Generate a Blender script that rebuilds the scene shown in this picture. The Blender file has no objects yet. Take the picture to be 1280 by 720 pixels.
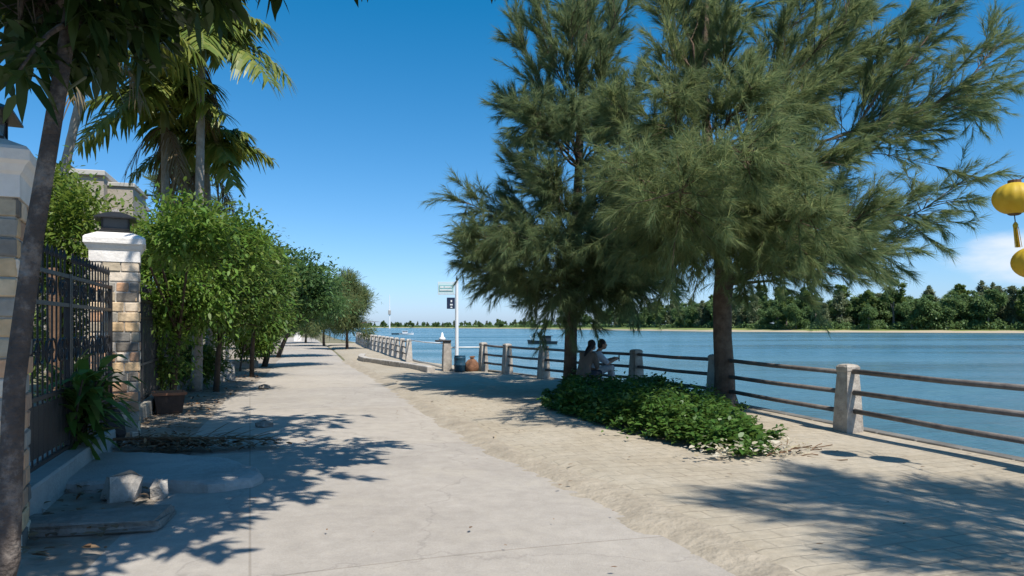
import bpy, math, random
import numpy as np
from mathutils import Vector

# ------------------------------------------------------------------ camera, sky, sun, exposure
SC = bpy.context.scene
COL = SC.collection
R = math.radians
F, CX, HZ, EYE = 900.0, 640.0, 408.0, 1.55

cam = bpy.data.objects.new('camera', bpy.data.cameras.new('camera'))
COL.objects.link(cam)
cam.location = (0, 0, EYE)
cam.rotation_euler = (R(90), 0, 0)
cam.data.sensor_width = 36
cam.data.lens = 36 * F / 1280
cam.data.shift_y = (HZ - 360) / 1280
cam.data.clip_start = 0.05
cam.data.clip_end = 9000
SC.camera = cam

SUN_EL = R(57)
SUN_H = Vector((0.60, -0.80)).normalized()
SUN = Vector((SUN_H.x * math.cos(SUN_EL), SUN_H.y * math.cos(SUN_EL), math.sin(SUN_EL)))
sd = bpy.data.lights.new('sun', 'SUN')
sd.energy = 5.0
sd.angle = R(0.55)
sd.color = (1.0, 0.94, 0.85)
so = bpy.data.objects.new('sun', sd)
COL.objects.link(so)
so.rotation_euler = SUN.to_track_quat('Z', 'Y').to_euler()
so.location = (0, 0, 60)

world = bpy.data.worlds.new('World')
SC.world = world
world.use_nodes = True
nt = world.node_tree
nt.nodes.clear()
N = nt.nodes.new
L = nt.links.new
sky = N('ShaderNodeTexSky')
sky.sky_type = 'NISHITA'
sky.sun_disc = False
sky.sun_elevation = SUN_EL
sky.sun_rotation = math.atan2(SUN_H.x, SUN_H.y)
sky.altitude = 0
sky.air_density = 1.0
sky.dust_density = 0.5
sky.ozone_density = 1.6
hs = N('ShaderNodeHueSaturation')
hs.inputs['Saturation'].default_value = 1.18
hs.inputs['Hue'].default_value = 0.502
hs.inputs['Value'].default_value = 1.0
L(sky.outputs[0], hs.inputs['Color'])
# one low cloud bank over the far right shore, as part of the sky itself
tc = N('ShaderNodeTexCoord')
sep = N('ShaderNodeSeparateXYZ')
L(tc.outputs['Generated'], sep.inputs[0])
def M2(op, a, b=None, c=None):
    n = N('ShaderNodeMath'); n.operation = op
    for i, v in enumerate((a, b, c)):
        if v is None: continue
        if isinstance(v, (int, float)): n.inputs[i].default_value = v
        else: L(v, n.inputs[i])
    return n.outputs[0]
az = M2('ARCTAN2', sep.outputs[0], sep.outputs[1])
el = M2('ARCSINE', sep.outputs[2])
nz = N('ShaderNodeTexNoise'); nz.inputs['Scale'].default_value = 9; nz.inputs['Detail'].default_value = 7; nz.inputs['Roughness'].default_value = 0.55
mp = N('ShaderNodeMapping'); mp.inputs['Scale'].default_value = (1, 1, 3.2)
L(tc.outputs['Generated'], mp.inputs[0]); L(mp.outputs[0], nz.inputs[0])
da = M2('DIVIDE', M2('SUBTRACT', az, R(39.5)), R(9.0))
de = M2('DIVIDE', M2('SUBTRACT', el, R(4.55)), R(2.2))
rr = M2('ADD', M2('MULTIPLY', da, da), M2('MULTIPLY', de, de))
cl = M2('SUBTRACT', M2('ADD', M2('MULTIPLY', nz.outputs[0], 1.5), 0.3), rr)
mr = N('ShaderNodeMapRange'); mr.interpolation_type = 'SMOOTHSTEP'
L(cl, mr.inputs[0]); mr.inputs[1].default_value = 0.05; mr.inputs[2].default_value = 0.85
mr.inputs[3].default_value = 0; mr.inputs[4].default_value = 0.85
mixc = N('ShaderNodeMix'); mixc.data_type = 'RGBA'
tint = N('ShaderNodeSeparateColor'); L(hs.outputs[0], tint.inputs[0])
r_ = M2('MULTIPLY', M2('MAXIMUM', M2('SUBTRACT', tint.outputs[0], .74), .0), .80)   # a clear, deep tropical blue
g_ = M2('MULTIPLY', tint.outputs[1], .935)
b_ = M2('ADD', M2('MULTIPLY', tint.outputs[2], 1.04), M2('MULTIPLY', tint.outputs[0], .40))
comb = N('ShaderNodeCombineColor')
for k_, v_ in enumerate((r_, g_, b_)): L(v_, comb.inputs[k_])
L(mr.outputs[0], mixc.inputs[0]); L(comb.outputs[0], mixc.inputs[6]); mixc.inputs[7].default_value = (7.2, 7.6, 8.2, 1)
bg = N('ShaderNodeBackground'); bg.inputs['Strength'].default_value = 0.108
out = N('ShaderNodeOutputWorld')
L(mixc.outputs[2], bg.inputs[0]); L(bg.outputs[0], out.inputs[0])

SC.view_settings.view_transform = 'Standard'
SC.view_settings.look = 'None'
SC.view_settings.exposure = 0.24
SC.view_settings.gamma = 1.0
SC.view_settings.use_curve_mapping = False
SC.render.engine = 'CYCLES'
SC.cycles.max_bounces = 6
SC.cycles.transparent_max_bounces = 4

# ------------------------------------------------------------------ helpers
def W(px, py, Y):
    return np.array([(px - CX) * Y / F, Y, EYE + (HZ - py) * Y / F])
def G(px, py, z=0.0):
    Y = F * (EYE - z) / (py - HZ)
    return np.array([(px - CX) * Y / F, Y, z])
def nrm(v):
    v = np.asarray(v, float)
    return v / (np.linalg.norm(v, axis=-1, keepdims=True) + 1e-9)

def origin_of(o):
    v = np.zeros(3)
    while o is not None:
        v = v + np.array(o.location); o = o.parent
    return v

def tag(o, label=None, cat=None, group=None, kind=None):
    if label: o['label'] = label
    if cat: o['category'] = cat
    if group: o['group'] = group
    if kind: o['kind'] = kind
    return o

def empty(name, loc, label, cat, group=None):
    o = bpy.data.objects.new(name, None)
    o.empty_display_size = 0.3
    COL.objects.link(o); o.location = [float(c) for c in loc]
    return tag(o, label, cat, group)

def link_mesh(name, V, faces, mats, parent=None, loc=None, smooth=False, mi=None):
    """V world coordinates; faces: list of index lists or an (n,k) array"""
    V = np.asarray(V, float)
    me = bpy.data.meshes.new(name)
    if parent is not None:
        V = V - origin_of(parent)
    elif loc is not None:
        V = V - np.asarray(loc, float)
    if isinstance(faces, np.ndarray):
        n, k = faces.shape
        me.vertices.add(len(V)); me.vertices.foreach_set('co', V.astype(np.float32).ravel())
        me.loops.add(n * k); me.loops.foreach_set('vertex_index', faces.astype(np.int32).ravel())
        me.polygons.add(n)
        me.polygons.foreach_set('loop_start', (np.arange(n) * k).astype(np.int32))
        if mi is not None: me.polygons.foreach_set('material_index', np.asarray(mi, np.int32))
        me.update(calc_edges=True)
    else:
        me.from_pydata(V.tolist(), [], [list(f) for f in faces])
        if mi is not None: me.polygons.foreach_set('material_index', np.asarray(mi, np.int32))
        me.update()
    if not isinstance(mats, (list, tuple)): mats = [mats]
    for m in mats: me.materials.append(m)
    if smooth: me.polygons.foreach_set('use_smooth', [True] * len(me.polygons))
    o = bpy.data.objects.new(name, me)
    COL.objects.link(o)
    if parent is not None: o.parent = parent
    elif loc is not None: o.location = [float(c) for c in loc]
    return o

class MB:
    def __init__(s): s.v = []; s.f = []
    def add(s, V, Fs):
        b = len(s.v)
        s.v += [tuple(map(float, p)) for p in V]
        s.f += [[i + b for i in f] for f in Fs]
        return s
    def box(s, c, size, rz=0.0, bevel=0.0, taper=1.0, jit=0.0, rng=None):
        sx, sy, sz = [a / 2 for a in size]
        ca, sa = math.cos(rz), math.sin(rz)
        def T(x, y, z): return (c[0] + x * ca - y * sa, c[1] + x * sa + y * ca, c[2] + z)
        b = min(bevel, sx * .9, sy * .9, sz * .9)
        if b <= 0:
            lo = [(-sx, -sy), (sx, -sy), (sx, sy), (-sx, sy)]
            V = [T(x, y, -sz) for x, y in lo] + [T(x * taper, y * taper, sz) for x, y in lo]
            if jit: V = [tuple(np.array(p) + rng.normal(0, jit, 3)) for p in V]
            s.add(V, [[3, 2, 1, 0], [4, 5, 6, 7], [0, 1, 5, 4], [1, 2, 6, 5], [2, 3, 7, 6], [3, 0, 4, 7]])
        else:
            def ring(ix, iy, z, tp):
                ax, ay = ix * tp, iy * tp
                return [T(-ax + b, -ay, z), T(ax - b, -ay, z), T(ax, -ay + b, z), T(ax, ay - b, z), T(ax - b, ay, z), T(-ax + b, ay, z), T(-ax, ay - b, z), T(-ax, -ay + b, z)]
            def tz(z): return 1 + (taper - 1) * (z + sz) / (2 * sz)
            rings = [ring(sx - b * .7, sy - b * .7, -sz, tz(-sz)), ring(sx, sy, -sz + b, tz(-sz + b)), ring(sx, sy, sz - b, tz(sz - b)), ring(sx - b * .7, sy - b * .7, sz, tz(sz))]
            V = [p for r_ in rings for p in r_]
            if jit: V = [tuple(np.array(p) + rng.normal(0, jit, 3)) for p in V]
            Fs = [list(range(7, -1, -1)), list(range(24, 32))]
            for k in range(3):
                for i in range(8):
                    j = (i + 1) % 8
                    Fs.append([k * 8 + i, k * 8 + j, k * 8 + 8 + j, k * 8 + 8 + i])
            s.add(V, Fs)
        return s
    def tube(s, P, r, n=6, cap=True):
        P = np.asarray(P, float); m = len(P)
        r = np.full(m, r) if np.isscalar(r) else np.asarray(r, float)
        t = nrm(np.gradient(P, axis=0))
        ref = np.array([0, 0, 1.0]) if abs(t[0][2]) < .9 else np.array([1.0, 0, 0])
        V = []
        a = nrm(np.cross(t[0], ref))
        for i in range(m):
            a = nrm(a - t[i] * np.dot(a, t[i])); b = np.cross(t[i], a)
            for k in range(n):
                th = 2 * math.pi * k / n
                V.append(P[i] + r[i] * (a * math.cos(th) + b * math.sin(th)))
        Fs = [[i * n + k, i * n + (k + 1) % n, (i + 1) * n + (k + 1) % n, (i + 1) * n + k] for i in range(m - 1) for k in range(n)]
        if cap: Fs += [list(range(n - 1, -1, -1)), [(m - 1) * n + k for k in range(n)]]
        return s.add(V, Fs)
    def lathe(s, c, prof, n=16, sq=1.0):
        V = []; m = len(prof)
        for r_, z in prof:
            for k in range(n):
                th = 2 * math.pi * k / n
                V.append((c[0] + r_ * math.cos(th), c[1] + r_ * math.sin(th) * sq, c[2] + z))
        Fs = [[i * n + k, i * n + (k + 1) % n, (i + 1) * n + (k + 1) % n, (i + 1) * n + k] for i in range(m - 1) for k in range(n)]
        Fs += [list(range(n - 1, -1, -1)), [(m - 1) * n + k for k in range(n)]]
        return s.add(V, Fs)
    def sqlathe(s, c, prof, rz, asp=1.0):
        """square section moulding: profile of (half width, z)"""
        V = []; m = len(prof); ca, sa = math.cos(rz), math.sin(rz)
        for w, z in prof:
            for x, y in ((-1, -1), (1, -1), (1, 1), (-1, 1)):
                x *= w; y *= w * asp
                V.append((c[0] + x * ca - y * sa, c[1] + x * sa + y * ca, c[2] + z))
        Fs = [[i * 4 + k, i * 4 + (k + 1) % 4, (i + 1) * 4 + (k + 1) % 4, (i + 1) * 4 + k] for i in range(m - 1) for k in range(4)]
        Fs += [[3, 2, 1, 0], [(m - 1) * 4 + k for k in range(4)]]
        return s.add(V, Fs)
    def prism(s, poly, z0, z1):
        n = len(poly)
        V = [(p[0], p[1], z0) for p in poly] + [(p[0], p[1], z1) for p in poly]
        return s.add(V, [list(range(n - 1, -1, -1)), list(range(n, 2 * n))] + [[i, (i + 1) % n, n + (i + 1) % n, n + i] for i in range(n)])
    def ellipsoid(s, c, r, nu=10, nv=7, rng=None, jit=0.0):
        V = []; Fs = []
        for j in range(nv + 1):
            ph = math.pi * j / nv
            for i in range(nu):
                th = 2 * math.pi * i / nu
                k = 1 + (rng.normal(0, jit) if jit else 0)
                V.append((c[0] + k * r[0] * math.sin(ph) * math.cos(th), c[1] + k * r[1] * math.sin(ph) * math.sin(th), c[2] + k * r[2] * math.cos(ph)))
        for j in range(nv):
            for i in range(nu):
                Fs.append([j * nu + i, (j + 1) * nu + i, (j + 1) * nu + (i + 1) % nu, j * nu + (i + 1) % nu])
        return s.add(V, Fs)
    def build(s, name, mat, parent=None, loc=None, smooth=False):
        return link_mesh(name, s.v, s.f, mat, parent, loc, smooth)

# ------------------------------------------------------------------ materials
def new_mat(name):
    m = bpy.data.materials.new(name); m.use_nodes = True
    t = m.node_tree; t.nodes.clear()
    return m, t, t.nodes.new, t.links.new
def rgba(c): return (c[0], c[1], c[2], 1)

def mat(name, c1, c2=None, scale=4, rough=.8, bump=.0, bscale=30, detail=6, metal=0.0, stain=None, sscale=.7, spec=.3):
    m, t, N, L = new_mat(name)
    c2 = c2 or tuple(x * .75 for x in c1)
    tc = N('ShaderNodeTexCoord')
    nz = N('ShaderNodeTexNoise'); nz.inputs['Scale'].default_value = scale; nz.inputs['Detail'].default_value = detail; nz.inputs['Roughness'].default_value = .62
    L(tc.outputs['Object'], nz.inputs[0])
    cr = N('ShaderNodeValToRGB')
    cr.color_ramp.elements[0].position = .32; cr.color_ramp.elements[0].color = rgba(c2)
    cr.color_ramp.elements[1].position = .68; cr.color_ramp.elements[1].color = rgba(c1)
    L(nz.outputs[0], cr.inputs[0])
    col = cr.outputs[0]
    if stain:
        n2 = N('ShaderNodeTexNoise'); n2.inputs['Scale'].default_value = sscale; n2.inputs['Detail'].default_value = 8; n2.inputs['Roughness'].default_value = .7
        L(tc.outputs['Object'], n2.inputs[0])
        r2 = N('ShaderNodeMapRange'); L(n2.outputs[0], r2.inputs[0]); r2.inputs[1].default_value = .5; r2.inputs[2].default_value = .72; r2.inputs[4].default_value = .75
        mx = N('ShaderNodeMix'); mx.data_type = 'RGBA'
        L(r2.outputs[0], mx.inputs[0]); L(col, mx.inputs[6]); mx.inputs[7].default_value = rgba(stain)
        col = mx.outputs[2]
    p = N('ShaderNodeBsdfPrincipled'); L(col, p.inputs['Base Color'])
    p.inputs['Roughness'].default_value = rough; p.inputs['Metallic'].default_value = metal
    p.inputs['Specular IOR Level'].default_value = spec
    if bump:
        n3 = N('ShaderNodeTexNoise'); n3.inputs['Scale'].default_value = bscale; n3.inputs['Detail'].default_value = 8
        L(tc.outputs['Object'], n3.inputs[0])
        b = N('ShaderNodeBump'); b.inputs['Strength'].default_value = bump; b.inputs['Distance'].default_value = .03
        L(n3.outputs[0], b.inputs['Height']); L(b.outputs[0], p.inputs['Normal'])
    o = N('ShaderNodeOutputMaterial'); L(p.outputs[0], o.inputs[0])
    return m

def leaf_mat(name, cols, trans=.3, rough=.5, spec=.35):
    m, t, N, L = new_mat(name)
    g = N('ShaderNodeNewGeometry'); cr = N('ShaderNodeValToRGB')
    e = cr.color_ramp.elements
    while len(e) < len(cols): e.new(.5)
    for i, c in enumerate(cols):
        e[i].position = i / (len(cols) - 1); e[i].color = rgba(c)
    L(g.outputs['Random Per Island'], cr.inputs[0])
    p = N('ShaderNodeBsdfPrincipled'); L(cr.outputs[0], p.inputs['Base Color']); p.inputs['Roughness'].default_value = rough
    p.inputs['Specular IOR Level'].default_value = spec
    tr = N('ShaderNodeBsdfTranslucent')
    hs = N('ShaderNodeHueSaturation'); hs.inputs['Hue'].default_value = .48; hs.inputs['Value'].default_value = 1.5; L(cr.outputs[0], hs.inputs['Color']); L(hs.outputs[0], tr.inputs[0])
    mx = N('ShaderNodeMixShader'); mx.inputs[0].default_value = trans; L(p.outputs[0], mx.inputs[1]); L(tr.outputs[0], mx.inputs[2])
    o = N('ShaderNodeOutputMaterial'); L(mx.outputs[0], o.inputs[0])
    return m

M = {}
M['post'] = mat('weathered_concrete', (.50, .45, .38), (.30, .26, .22), 7, .9, .5, 40, stain=(.12, .10, .085), sscale=3)
M['post_pale'] = mat('pale_concrete', (.56, .52, .46), (.38, .34, .29), 7, .9, .4, 40, stain=(.2, .17, .14), sscale=3)
M['rail'] = mat('rusty_rail', (.21, .185, .165), (.10, .085, .078), 6, .65, .3, 60)
M['conc'] = mat('grey_concrete', (.46, .44, .40), (.32, .31, .29), 2.5, .9, .4, 35, stain=(.2, .19, .17), sscale=1.2)
M['white_paint'] = mat('white_paint', (.84, .80, .75), (.74, .70, .65), 5, .7, .25, 30, stain=(.52, .47, .42), sscale=3.2)
M['white_metal'] = mat('white_metal', (.80, .82, .82), (.74, .76, .76), 5, .4, .05, 30)
M['iron'] = mat('black_iron', (.018, .018, .02), (.03, .028, .027), 10, .45, .1, 60)
M['black'] = mat('black_lamp', (.02, .02, .022), (.03, .03, .03), 10, .35, .1, 60)
M['smoke_glass'] = mat('smoked_glass', (.10, .11, .12), (.07, .08, .09), 4, .12)
M['mortar'] = mat('mortar', (.52, .49, .44), (.42, .39, .35), 12, .95, .4, 60)
M['bark_cas'] = mat('casuarina_bark', (.17, .115, .08), (.075, .05, .036), 5, .95, .9, 22, stain=(.24, .18, .13), sscale=3)
M['bark_grey'] = mat('mottled_grey_bark', (.13, .105, .09), (.05, .042, .037), 4.5, .95, 1.0, 22, stain=(.34, .30, .26), sscale=4.5)
M['bark_palm'] = mat('pale_palm_bark', (.38, .34, .29), (.24, .21, .18), 8, .9, .5, 20)
M['bark_dark'] = mat('dark_bark', (.10, .075, .055), (.05, .04, .03), 6, .95, .7, 24)
M['bark_far'] = mat('pale_trunk', (.26, .23, .2), (.14, .12, .1), .6, .95)
M['cas'] = leaf_mat('casuarina_needles', [(.115, .175, .080), (.165, .230, .095), (.225, .270, .105), (.17, .185, .085), (.125, .205, .095)], .52, .6, .2)
M['cas2'] = leaf_mat('casuarina_needles_blue', [(.100, .165, .082), (.145, .215, .098), (.190, .245, .102), (.15, .165, .08), (.115, .19, .095)], .52, .6, .2)
M['mango'] = leaf_mat('dark_broad_leaves', [(.022, .045, .012), (.035, .07, .016), (.05, .09, .022), (.03, .055, .016)], .25, .4)
M['bright'] = leaf_mat('bright_green_leaves', [(.07, .16, .02), (.11, .22, .03), (.16, .27, .045), (.05, .11, .018), (.18, .25, .05), (.085, .185, .026)], .35)
M['mid'] = leaf_mat('mid_green_leaves', [(.05, .12, .02), (.08, .165, .028), (.125, .215, .04), (.035, .085, .016), (.15, .20, .045), (.06, .135, .024)], .32)
M['lime'] = leaf_mat('lime_leaves', [(.08, .15, .018), (.13, .2, .03), (.17, .23, .045), (.06, .13, .018)], .38)
M['cool'] = leaf_mat('cool_green_leaves', [(.055, .125, .04), (.08, .16, .052), (.11, .195, .06), (.065, .14, .045)], .3)
M['cover'] = leaf_mat('ground_cover_leaves', [(.04, .11, .02), (.065, .15, .026), (.11, .19, .04), (.045, .10, .022)], .3, .45)
M['pale_leaf'] = leaf_mat('pale_dry_leaves', [(.55, .5, .38), (.62, .58, .48), (.42, .36, .22), (.5, .47, .35)], .25)
M['litter'] = leaf_mat('dry_leaf_litter', [(.16, .085, .04), (.24, .14, .07), (.10, .06, .035), (.3, .2, .11)], .1, .8)
M['palm'] = leaf_mat('palm_leaflets', [(.09, .145, .026), (.15, .20, .036), (.25, .26, .055), (.105, .165, .032)], .3, .4)
M['palm_dry'] = leaf_mat('dry_palm_leaflets', [(.15, .11, .055), (.20, .155, .085), (.11, .08, .04), (.18, .14, .075)], .25, .7)
M['palm_shaft'] = mat('crownshaft_green', (.13, .17, .06), (.18, .2, .09), 5, .5)
M['far1'] = leaf_mat('far_dark_leaves', [(.09, .155, .06), (.12, .195, .07), (.15, .235, .08), (.10, .175, .066)], .35)
M['far2'] = leaf_mat('far_mid_leaves', [(.075, .13, .035), (.10, .155, .04), (.18, .25, .07), (.12, .20, .055)], .35)
M['far3'] = leaf_mat('far_grey_leaves', [(.13, .17, .09), (.16, .20, .105), (.20, .23, .125), (.14, .185, .095)], .35)
M['skin'] = mat('skin', (.42, .25, .17), (.38, .22, .15), 12, .55)
M['hair'] = mat('black_hair', (.012, .011, .011), (.02, .018, .017), 40, .5, .4, 120)
M['shirt_brown'] = mat('brown_shirt', (.19, .155, .125), (.15, .12, .10), 9, .9, .3, 18)
M['shirt_white'] = mat('pale_blue_shirt', (.55, .60, .68), (.46, .51, .58), 9, .9, .3, 18)
M['jeans'] = mat('dark_trousers', (.035, .04, .055), (.05, .055, .07), 9, .9, .3, 25)
M['pale_pants'] = mat('pale_patterned_trousers', (.62, .64, .66), (.30, .34, .38), 14, .9, .3, 25)
M['phone'] = mat('phone_black', (.01, .01, .012), (.015, .015, .016), 5, .2)
M['shoe'] = mat('shoe_dark', (.03, .03, .032), (.05, .05, .05), 9, .7)
M['blue_drum'] = mat('blue_plastic', (.018, .075, .125), (.02, .06, .095), 6, .5, .1, 30)
M['sack'] = mat('brown_sack', (.25, .125, .07), (.16, .08, .045), 9, .9, .6, 20)
M['sign_pale'] = mat('pale_sign_face', (.62, .78, .80), (.56, .73, .76), 5, .4)
M['sign_blue'] = mat('navy_sign_face', (.02, .035, .075), (.03, .045, .09), 5, .4)
M['sign_mark'] = mat('white_sign_marks', (.80, .84, .84), (.76, .80, .80), 5, .5)
M['sign_teal'] = mat('teal_sign_marks', (.25, .50, .52), (.3, .55, .57), 5, .5)
M['terracotta'] = mat('terracotta', (.36, .16, .085), (.24, .105, .06), 7, .85, .3, 30)
M['brown_box'] = mat('dark_planter', (.09, .06, .045), (.06, .042, .034), 7, .85, .3, 30)
M['stone'] = mat('rough_stone', (.30, .27, .23), (.17, .15, .13), 5, .95, .8, 18)
M['dark_stone'] = mat('dark_rock', (.07, .06, .055), (.04, .036, .034), 5, .95, .8, 18)
M['house'] = mat('house_stone', (.40, .35, .28), (.30, .26, .21), 2, .9, .4, 12)
M['house_trim'] = mat('house_trim', (.50, .47, .42), (.4, .38, .33), 2, .9)
M['window'] = mat('dark_window', (.03, .035, .04), (.05, .055, .06), 2, .1)
M['roof_tile'] = mat('roof_tile', (.16, .11, .09), (.1, .075, .06), 3, .9, .4, 20)
M['wall_grey'] = mat('garden_wall_render', (.36, .33, .28), (.22, .2, .17), 1.8, .95, .4, 20, stain=(.12, .12, .09), sscale=1.0)
M['boat_dark'] = mat('dark_boat_paint', (.04, .055, .065), (.03, .04, .05), 2, .5)
M['boat_white'] = mat('white_boat_paint', (.75, .76, .76), (.65, .66, .67), 2, .45)
M['string'] = mat('dark_cord', (.03, .03, .03), (.04, .04, .04), 20, .8)
M['wood'] = mat('brown_wood', (.20, .12, .07), (.12, .07, .04), 6, .9, .5, 25)
M['foam'] = mat('water_foam', (.75, .78, .8), (.6, .66, .7), 1.5, .8)

def lantern_mat():
    m, t, N, L = new_mat('yellow_silk')
    tc = N('ShaderNodeTexCoord'); nz = N('ShaderNodeTexNoise'); nz.inputs['Scale'].default_value = 14; L(tc.outputs['Object'], nz.inputs[0])
    cr = N('ShaderNodeValToRGB'); cr.color_ramp.elements[0].color = (.66, .42, .02, 1); cr.color_ramp.elements[1].color = (.80, .60, .06, 1)
    L(nz.outputs[0], cr.inputs[0])
    p = N('ShaderNodeBsdfPrincipled'); L(cr.outputs[0], p.inputs['Base Color']); p.inputs['Roughness'].default_value = .55
    tr = N('ShaderNodeBsdfTranslucent'); L(cr.outputs[0], tr.inputs[0])
    mx = N('ShaderNodeMixShader'); mx.inputs[0].default_value = .3; L(p.outputs[0], mx.inputs[1]); L(tr.outputs[0], mx.inputs[2])
    o = N('ShaderNodeOutputMaterial'); L(mx.outputs[0], o.inputs[0]); return m
M['silk'] = lantern_mat()

def brick_mat():
    m, t, N, L = new_mat('mixed_stone_bricks')
    g = N('ShaderNodeNewGeometry'); cr = N('ShaderNodeValToRGB'); cr.color_ramp.interpolation = 'CONSTANT'
    cols = [(.60, .42, .24), (.17, .15, .125), (.66, .54, .40), (.60, .35, .20), (.34, .31, .26), (.70, .60, .48), (.44, .27, .17), (.22, .205, .18), (.66, .50, .32), (.46, .38, .27)]
    e = cr.color_ramp.elements
    while len(e) < len(cols): e.new(.5)
    for i, c in enumerate(cols): e[i].position = i / len(cols); e[i].color = rgba(c)
    L(g.outputs['Random Per Island'], cr.inputs[0])
    tc = N('ShaderNodeTexCoord'); nz = N('ShaderNodeTexNoise'); nz.inputs['Scale'].default_value = 18; nz.inputs['Detail'].default_value = 8
    L(tc.outputs['Object'], nz.inputs[0])
    mr = N('ShaderNodeMapRange'); L(nz.outputs[0], mr.inputs[0]); mr.inputs[3].default_value = .65; mr.inputs[4].default_value = 1.3
    mx = N('ShaderNodeMix'); mx.data_type = 'RGBA'; mx.blend_type = 'MULTIPLY'; mx.inputs[0].default_value = 1
    L(cr.outputs[0], mx.inputs[6]); L(mr.outputs[0], mx.inputs[7])
    p = N('ShaderNodeBsdfPrincipled'); L(mx.outputs[2], p.inputs['Base Color']); p.inputs['Roughness'].default_value = .9
    b = N('ShaderNodeBump'); b.inputs['Strength'].default_value = .6; b.inputs['Distance'].default_value = .02; L(nz.outputs[0], b.inputs['Height']); L(b.outputs[0], p.inputs['Normal'])
    o = N('ShaderNodeOutputMaterial'); L(p.outputs[0], o.inputs[0]); return m
M['brick'] = brick_mat()

def road_mat():
    m, t, N, L = new_mat('worn_concrete_road')
    tc = N('ShaderNodeTexCoord')
    def noise(s, d=8, r=.6):
        n = N('ShaderNodeTexNoise'); n.inputs['Scale'].default_value = s; n.inputs['Detail'].default_value = d; n.inputs['Roughness'].default_value = r
        L(tc.outputs['Object'], n.inputs[0]); return n
    n1 = noise(.55); cr = N('ShaderNodeValToRGB')
    cr.color_ramp.elements[0].position = .3; cr.color_ramp.elements[0].color = (.365, .33, .285, 1)
    cr.color_ramp.elements[1].position = .7; cr.color_ramp.elements[1].color = (.45, .41, .355, 1)
    L(n1.outputs[0], cr.inputs[0])
    n2 = noise(5, 10, .7); mr = N('ShaderNodeMapRange'); L(n2.outputs[0], mr.inputs[0]); mr.inputs[1].default_value = .25; mr.inputs[2].default_value = .75; mr.inputs[3].default_value = .84; mr.inputs[4].default_value = 1.12
    n4 = noise(70, 4, .7); mr4 = N('ShaderNodeMapRange'); L(n4.outputs[0], mr4.inputs[0]); mr4.inputs[1].default_value = .3; mr4.inputs[2].default_value = .7; mr4.inputs[3].default_value = .9; mr4.inputs[4].default_value = 1.08
    mu = N('ShaderNodeMath'); mu.operation = 'MULTIPLY'; L(mr.outputs[0], mu.inputs[0]); L(mr4.outputs[0], mu.inputs[1])
    mx = N('ShaderNodeMix'); mx.data_type = 'RGBA'; mx.blend_type = 'MULTIPLY'; mx.inputs[0].default_value = 1
    L(cr.outputs[0], mx.inputs[6]); L(mu.outputs[0], mx.inputs[7])
    # hairline cracks
    vo = N('ShaderNodeTexVoronoi'); vo.feature = 'DISTANCE_TO_EDGE'; vo.inputs['Scale'].default_value = .33
    dn = noise(1.6, 6); av = N('ShaderNodeVectorMath'); av.operation = 'MULTIPLY_ADD'; L(dn.outputs[1], av.inputs[0]); av.inputs[1].default_value = (.9, .9, 0); L(tc.outputs['Object'], av.inputs[2]); L(av.outputs[0], vo.inputs['Vector'])
    vr = N('ShaderNodeMapRange'); L(vo.outputs['Distance'], vr.inputs[0]); vr.inputs[1].default_value = .0; vr.inputs[2].default_value = .006; vr.inputs[3].default_value = .35; vr.inputs[4].default_value = 0
    mx2 = N('ShaderNodeMix'); mx2.data_type = 'RGBA'; L(vr.outputs[0], mx2.inputs[0]); L(mx.outputs[2], mx2.inputs[6]); mx2.inputs[7].default_value = (.2, .18, .16, 1)
    # small dark stains
    n5 = noise(2.3, 5, .55); r5 = N('ShaderNodeMapRange'); L(n5.outputs[0], r5.inputs[0]); r5.inputs[1].default_value = .66; r5.inputs[2].default_value = .78; r5.inputs[4].default_value = .35
    mx3 = N('ShaderNodeMix'); mx3.data_type = 'RGBA'; L(r5.outputs[0], mx3.inputs[0]); L(mx2.outputs[2], mx3.inputs[6]); mx3.inputs[7].default_value = (.25, .235, .215, 1)
    # slab joints across the road, and a few repaired slabs
    mp = N('ShaderNodeMapping'); mp.inputs['Rotation'].default_value = (0, 0, R(-20)); L(tc.outputs['Object'], mp.inputs[0])
    br = N('ShaderNodeTexBrick'); br.offset = 0; br.inputs['Scale'].default_value = 1; br.inputs['Brick Width'].default_value = 30; br.inputs['Row Height'].default_value = 4.6; br.inputs['Mortar Size'].default_value = .012; br.inputs['Mortar Smooth'].default_value = .6
    br.inputs['Color1'].default_value = (.90, .90, .91, 1); br.inputs['Color2'].default_value = (1.05, 1.03, 1.0, 1); br.inputs['Mortar'].default_value = (.66, .64, .62, 1)
    L(mp.outputs[0], br.inputs['Vector'])
    mj = N('ShaderNodeMix'); mj.data_type = 'RGBA'; mj.blend_type = 'MULTIPLY'; mj.inputs[0].default_value = .8; L(mx3.outputs[2], mj.inputs[6]); L(br.outputs['Color'], mj.inputs[7])
    # sand blown along both edges of the carriageway and worn wheel lines follow the noise of use
    n6 = noise(.9, 9, .7); r6 = N('ShaderNodeMapRange'); L(n6.outputs[0], r6.inputs[0]); r6.inputs[1].default_value = .52; r6.inputs[2].default_value = .70; r6.inputs[4].default_value = .55
    ms_ = N('ShaderNodeMix'); ms_.data_type = 'RGBA'; L(r6.outputs[0], ms_.inputs[0]); L(mj.outputs[2], ms_.inputs[6]); ms_.inputs[7].default_value = (.45, .405, .335, 1)
    mx3 = ms_
    p = N('ShaderNodeBsdfPrincipled'); L(mx3.outputs[2], p.inputs['Base Color']); p.inputs['Roughness'].default_value = .92; p.inputs['Specular IOR Level'].default_value = .2
    ad = N('ShaderNodeMath'); ad.operation = 'MULTIPLY_ADD'; L(n2.outputs[0], ad.inputs[0]); ad.inputs[1].default_value = 1.5; L(n4.outputs[0], ad.inputs[2])
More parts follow.
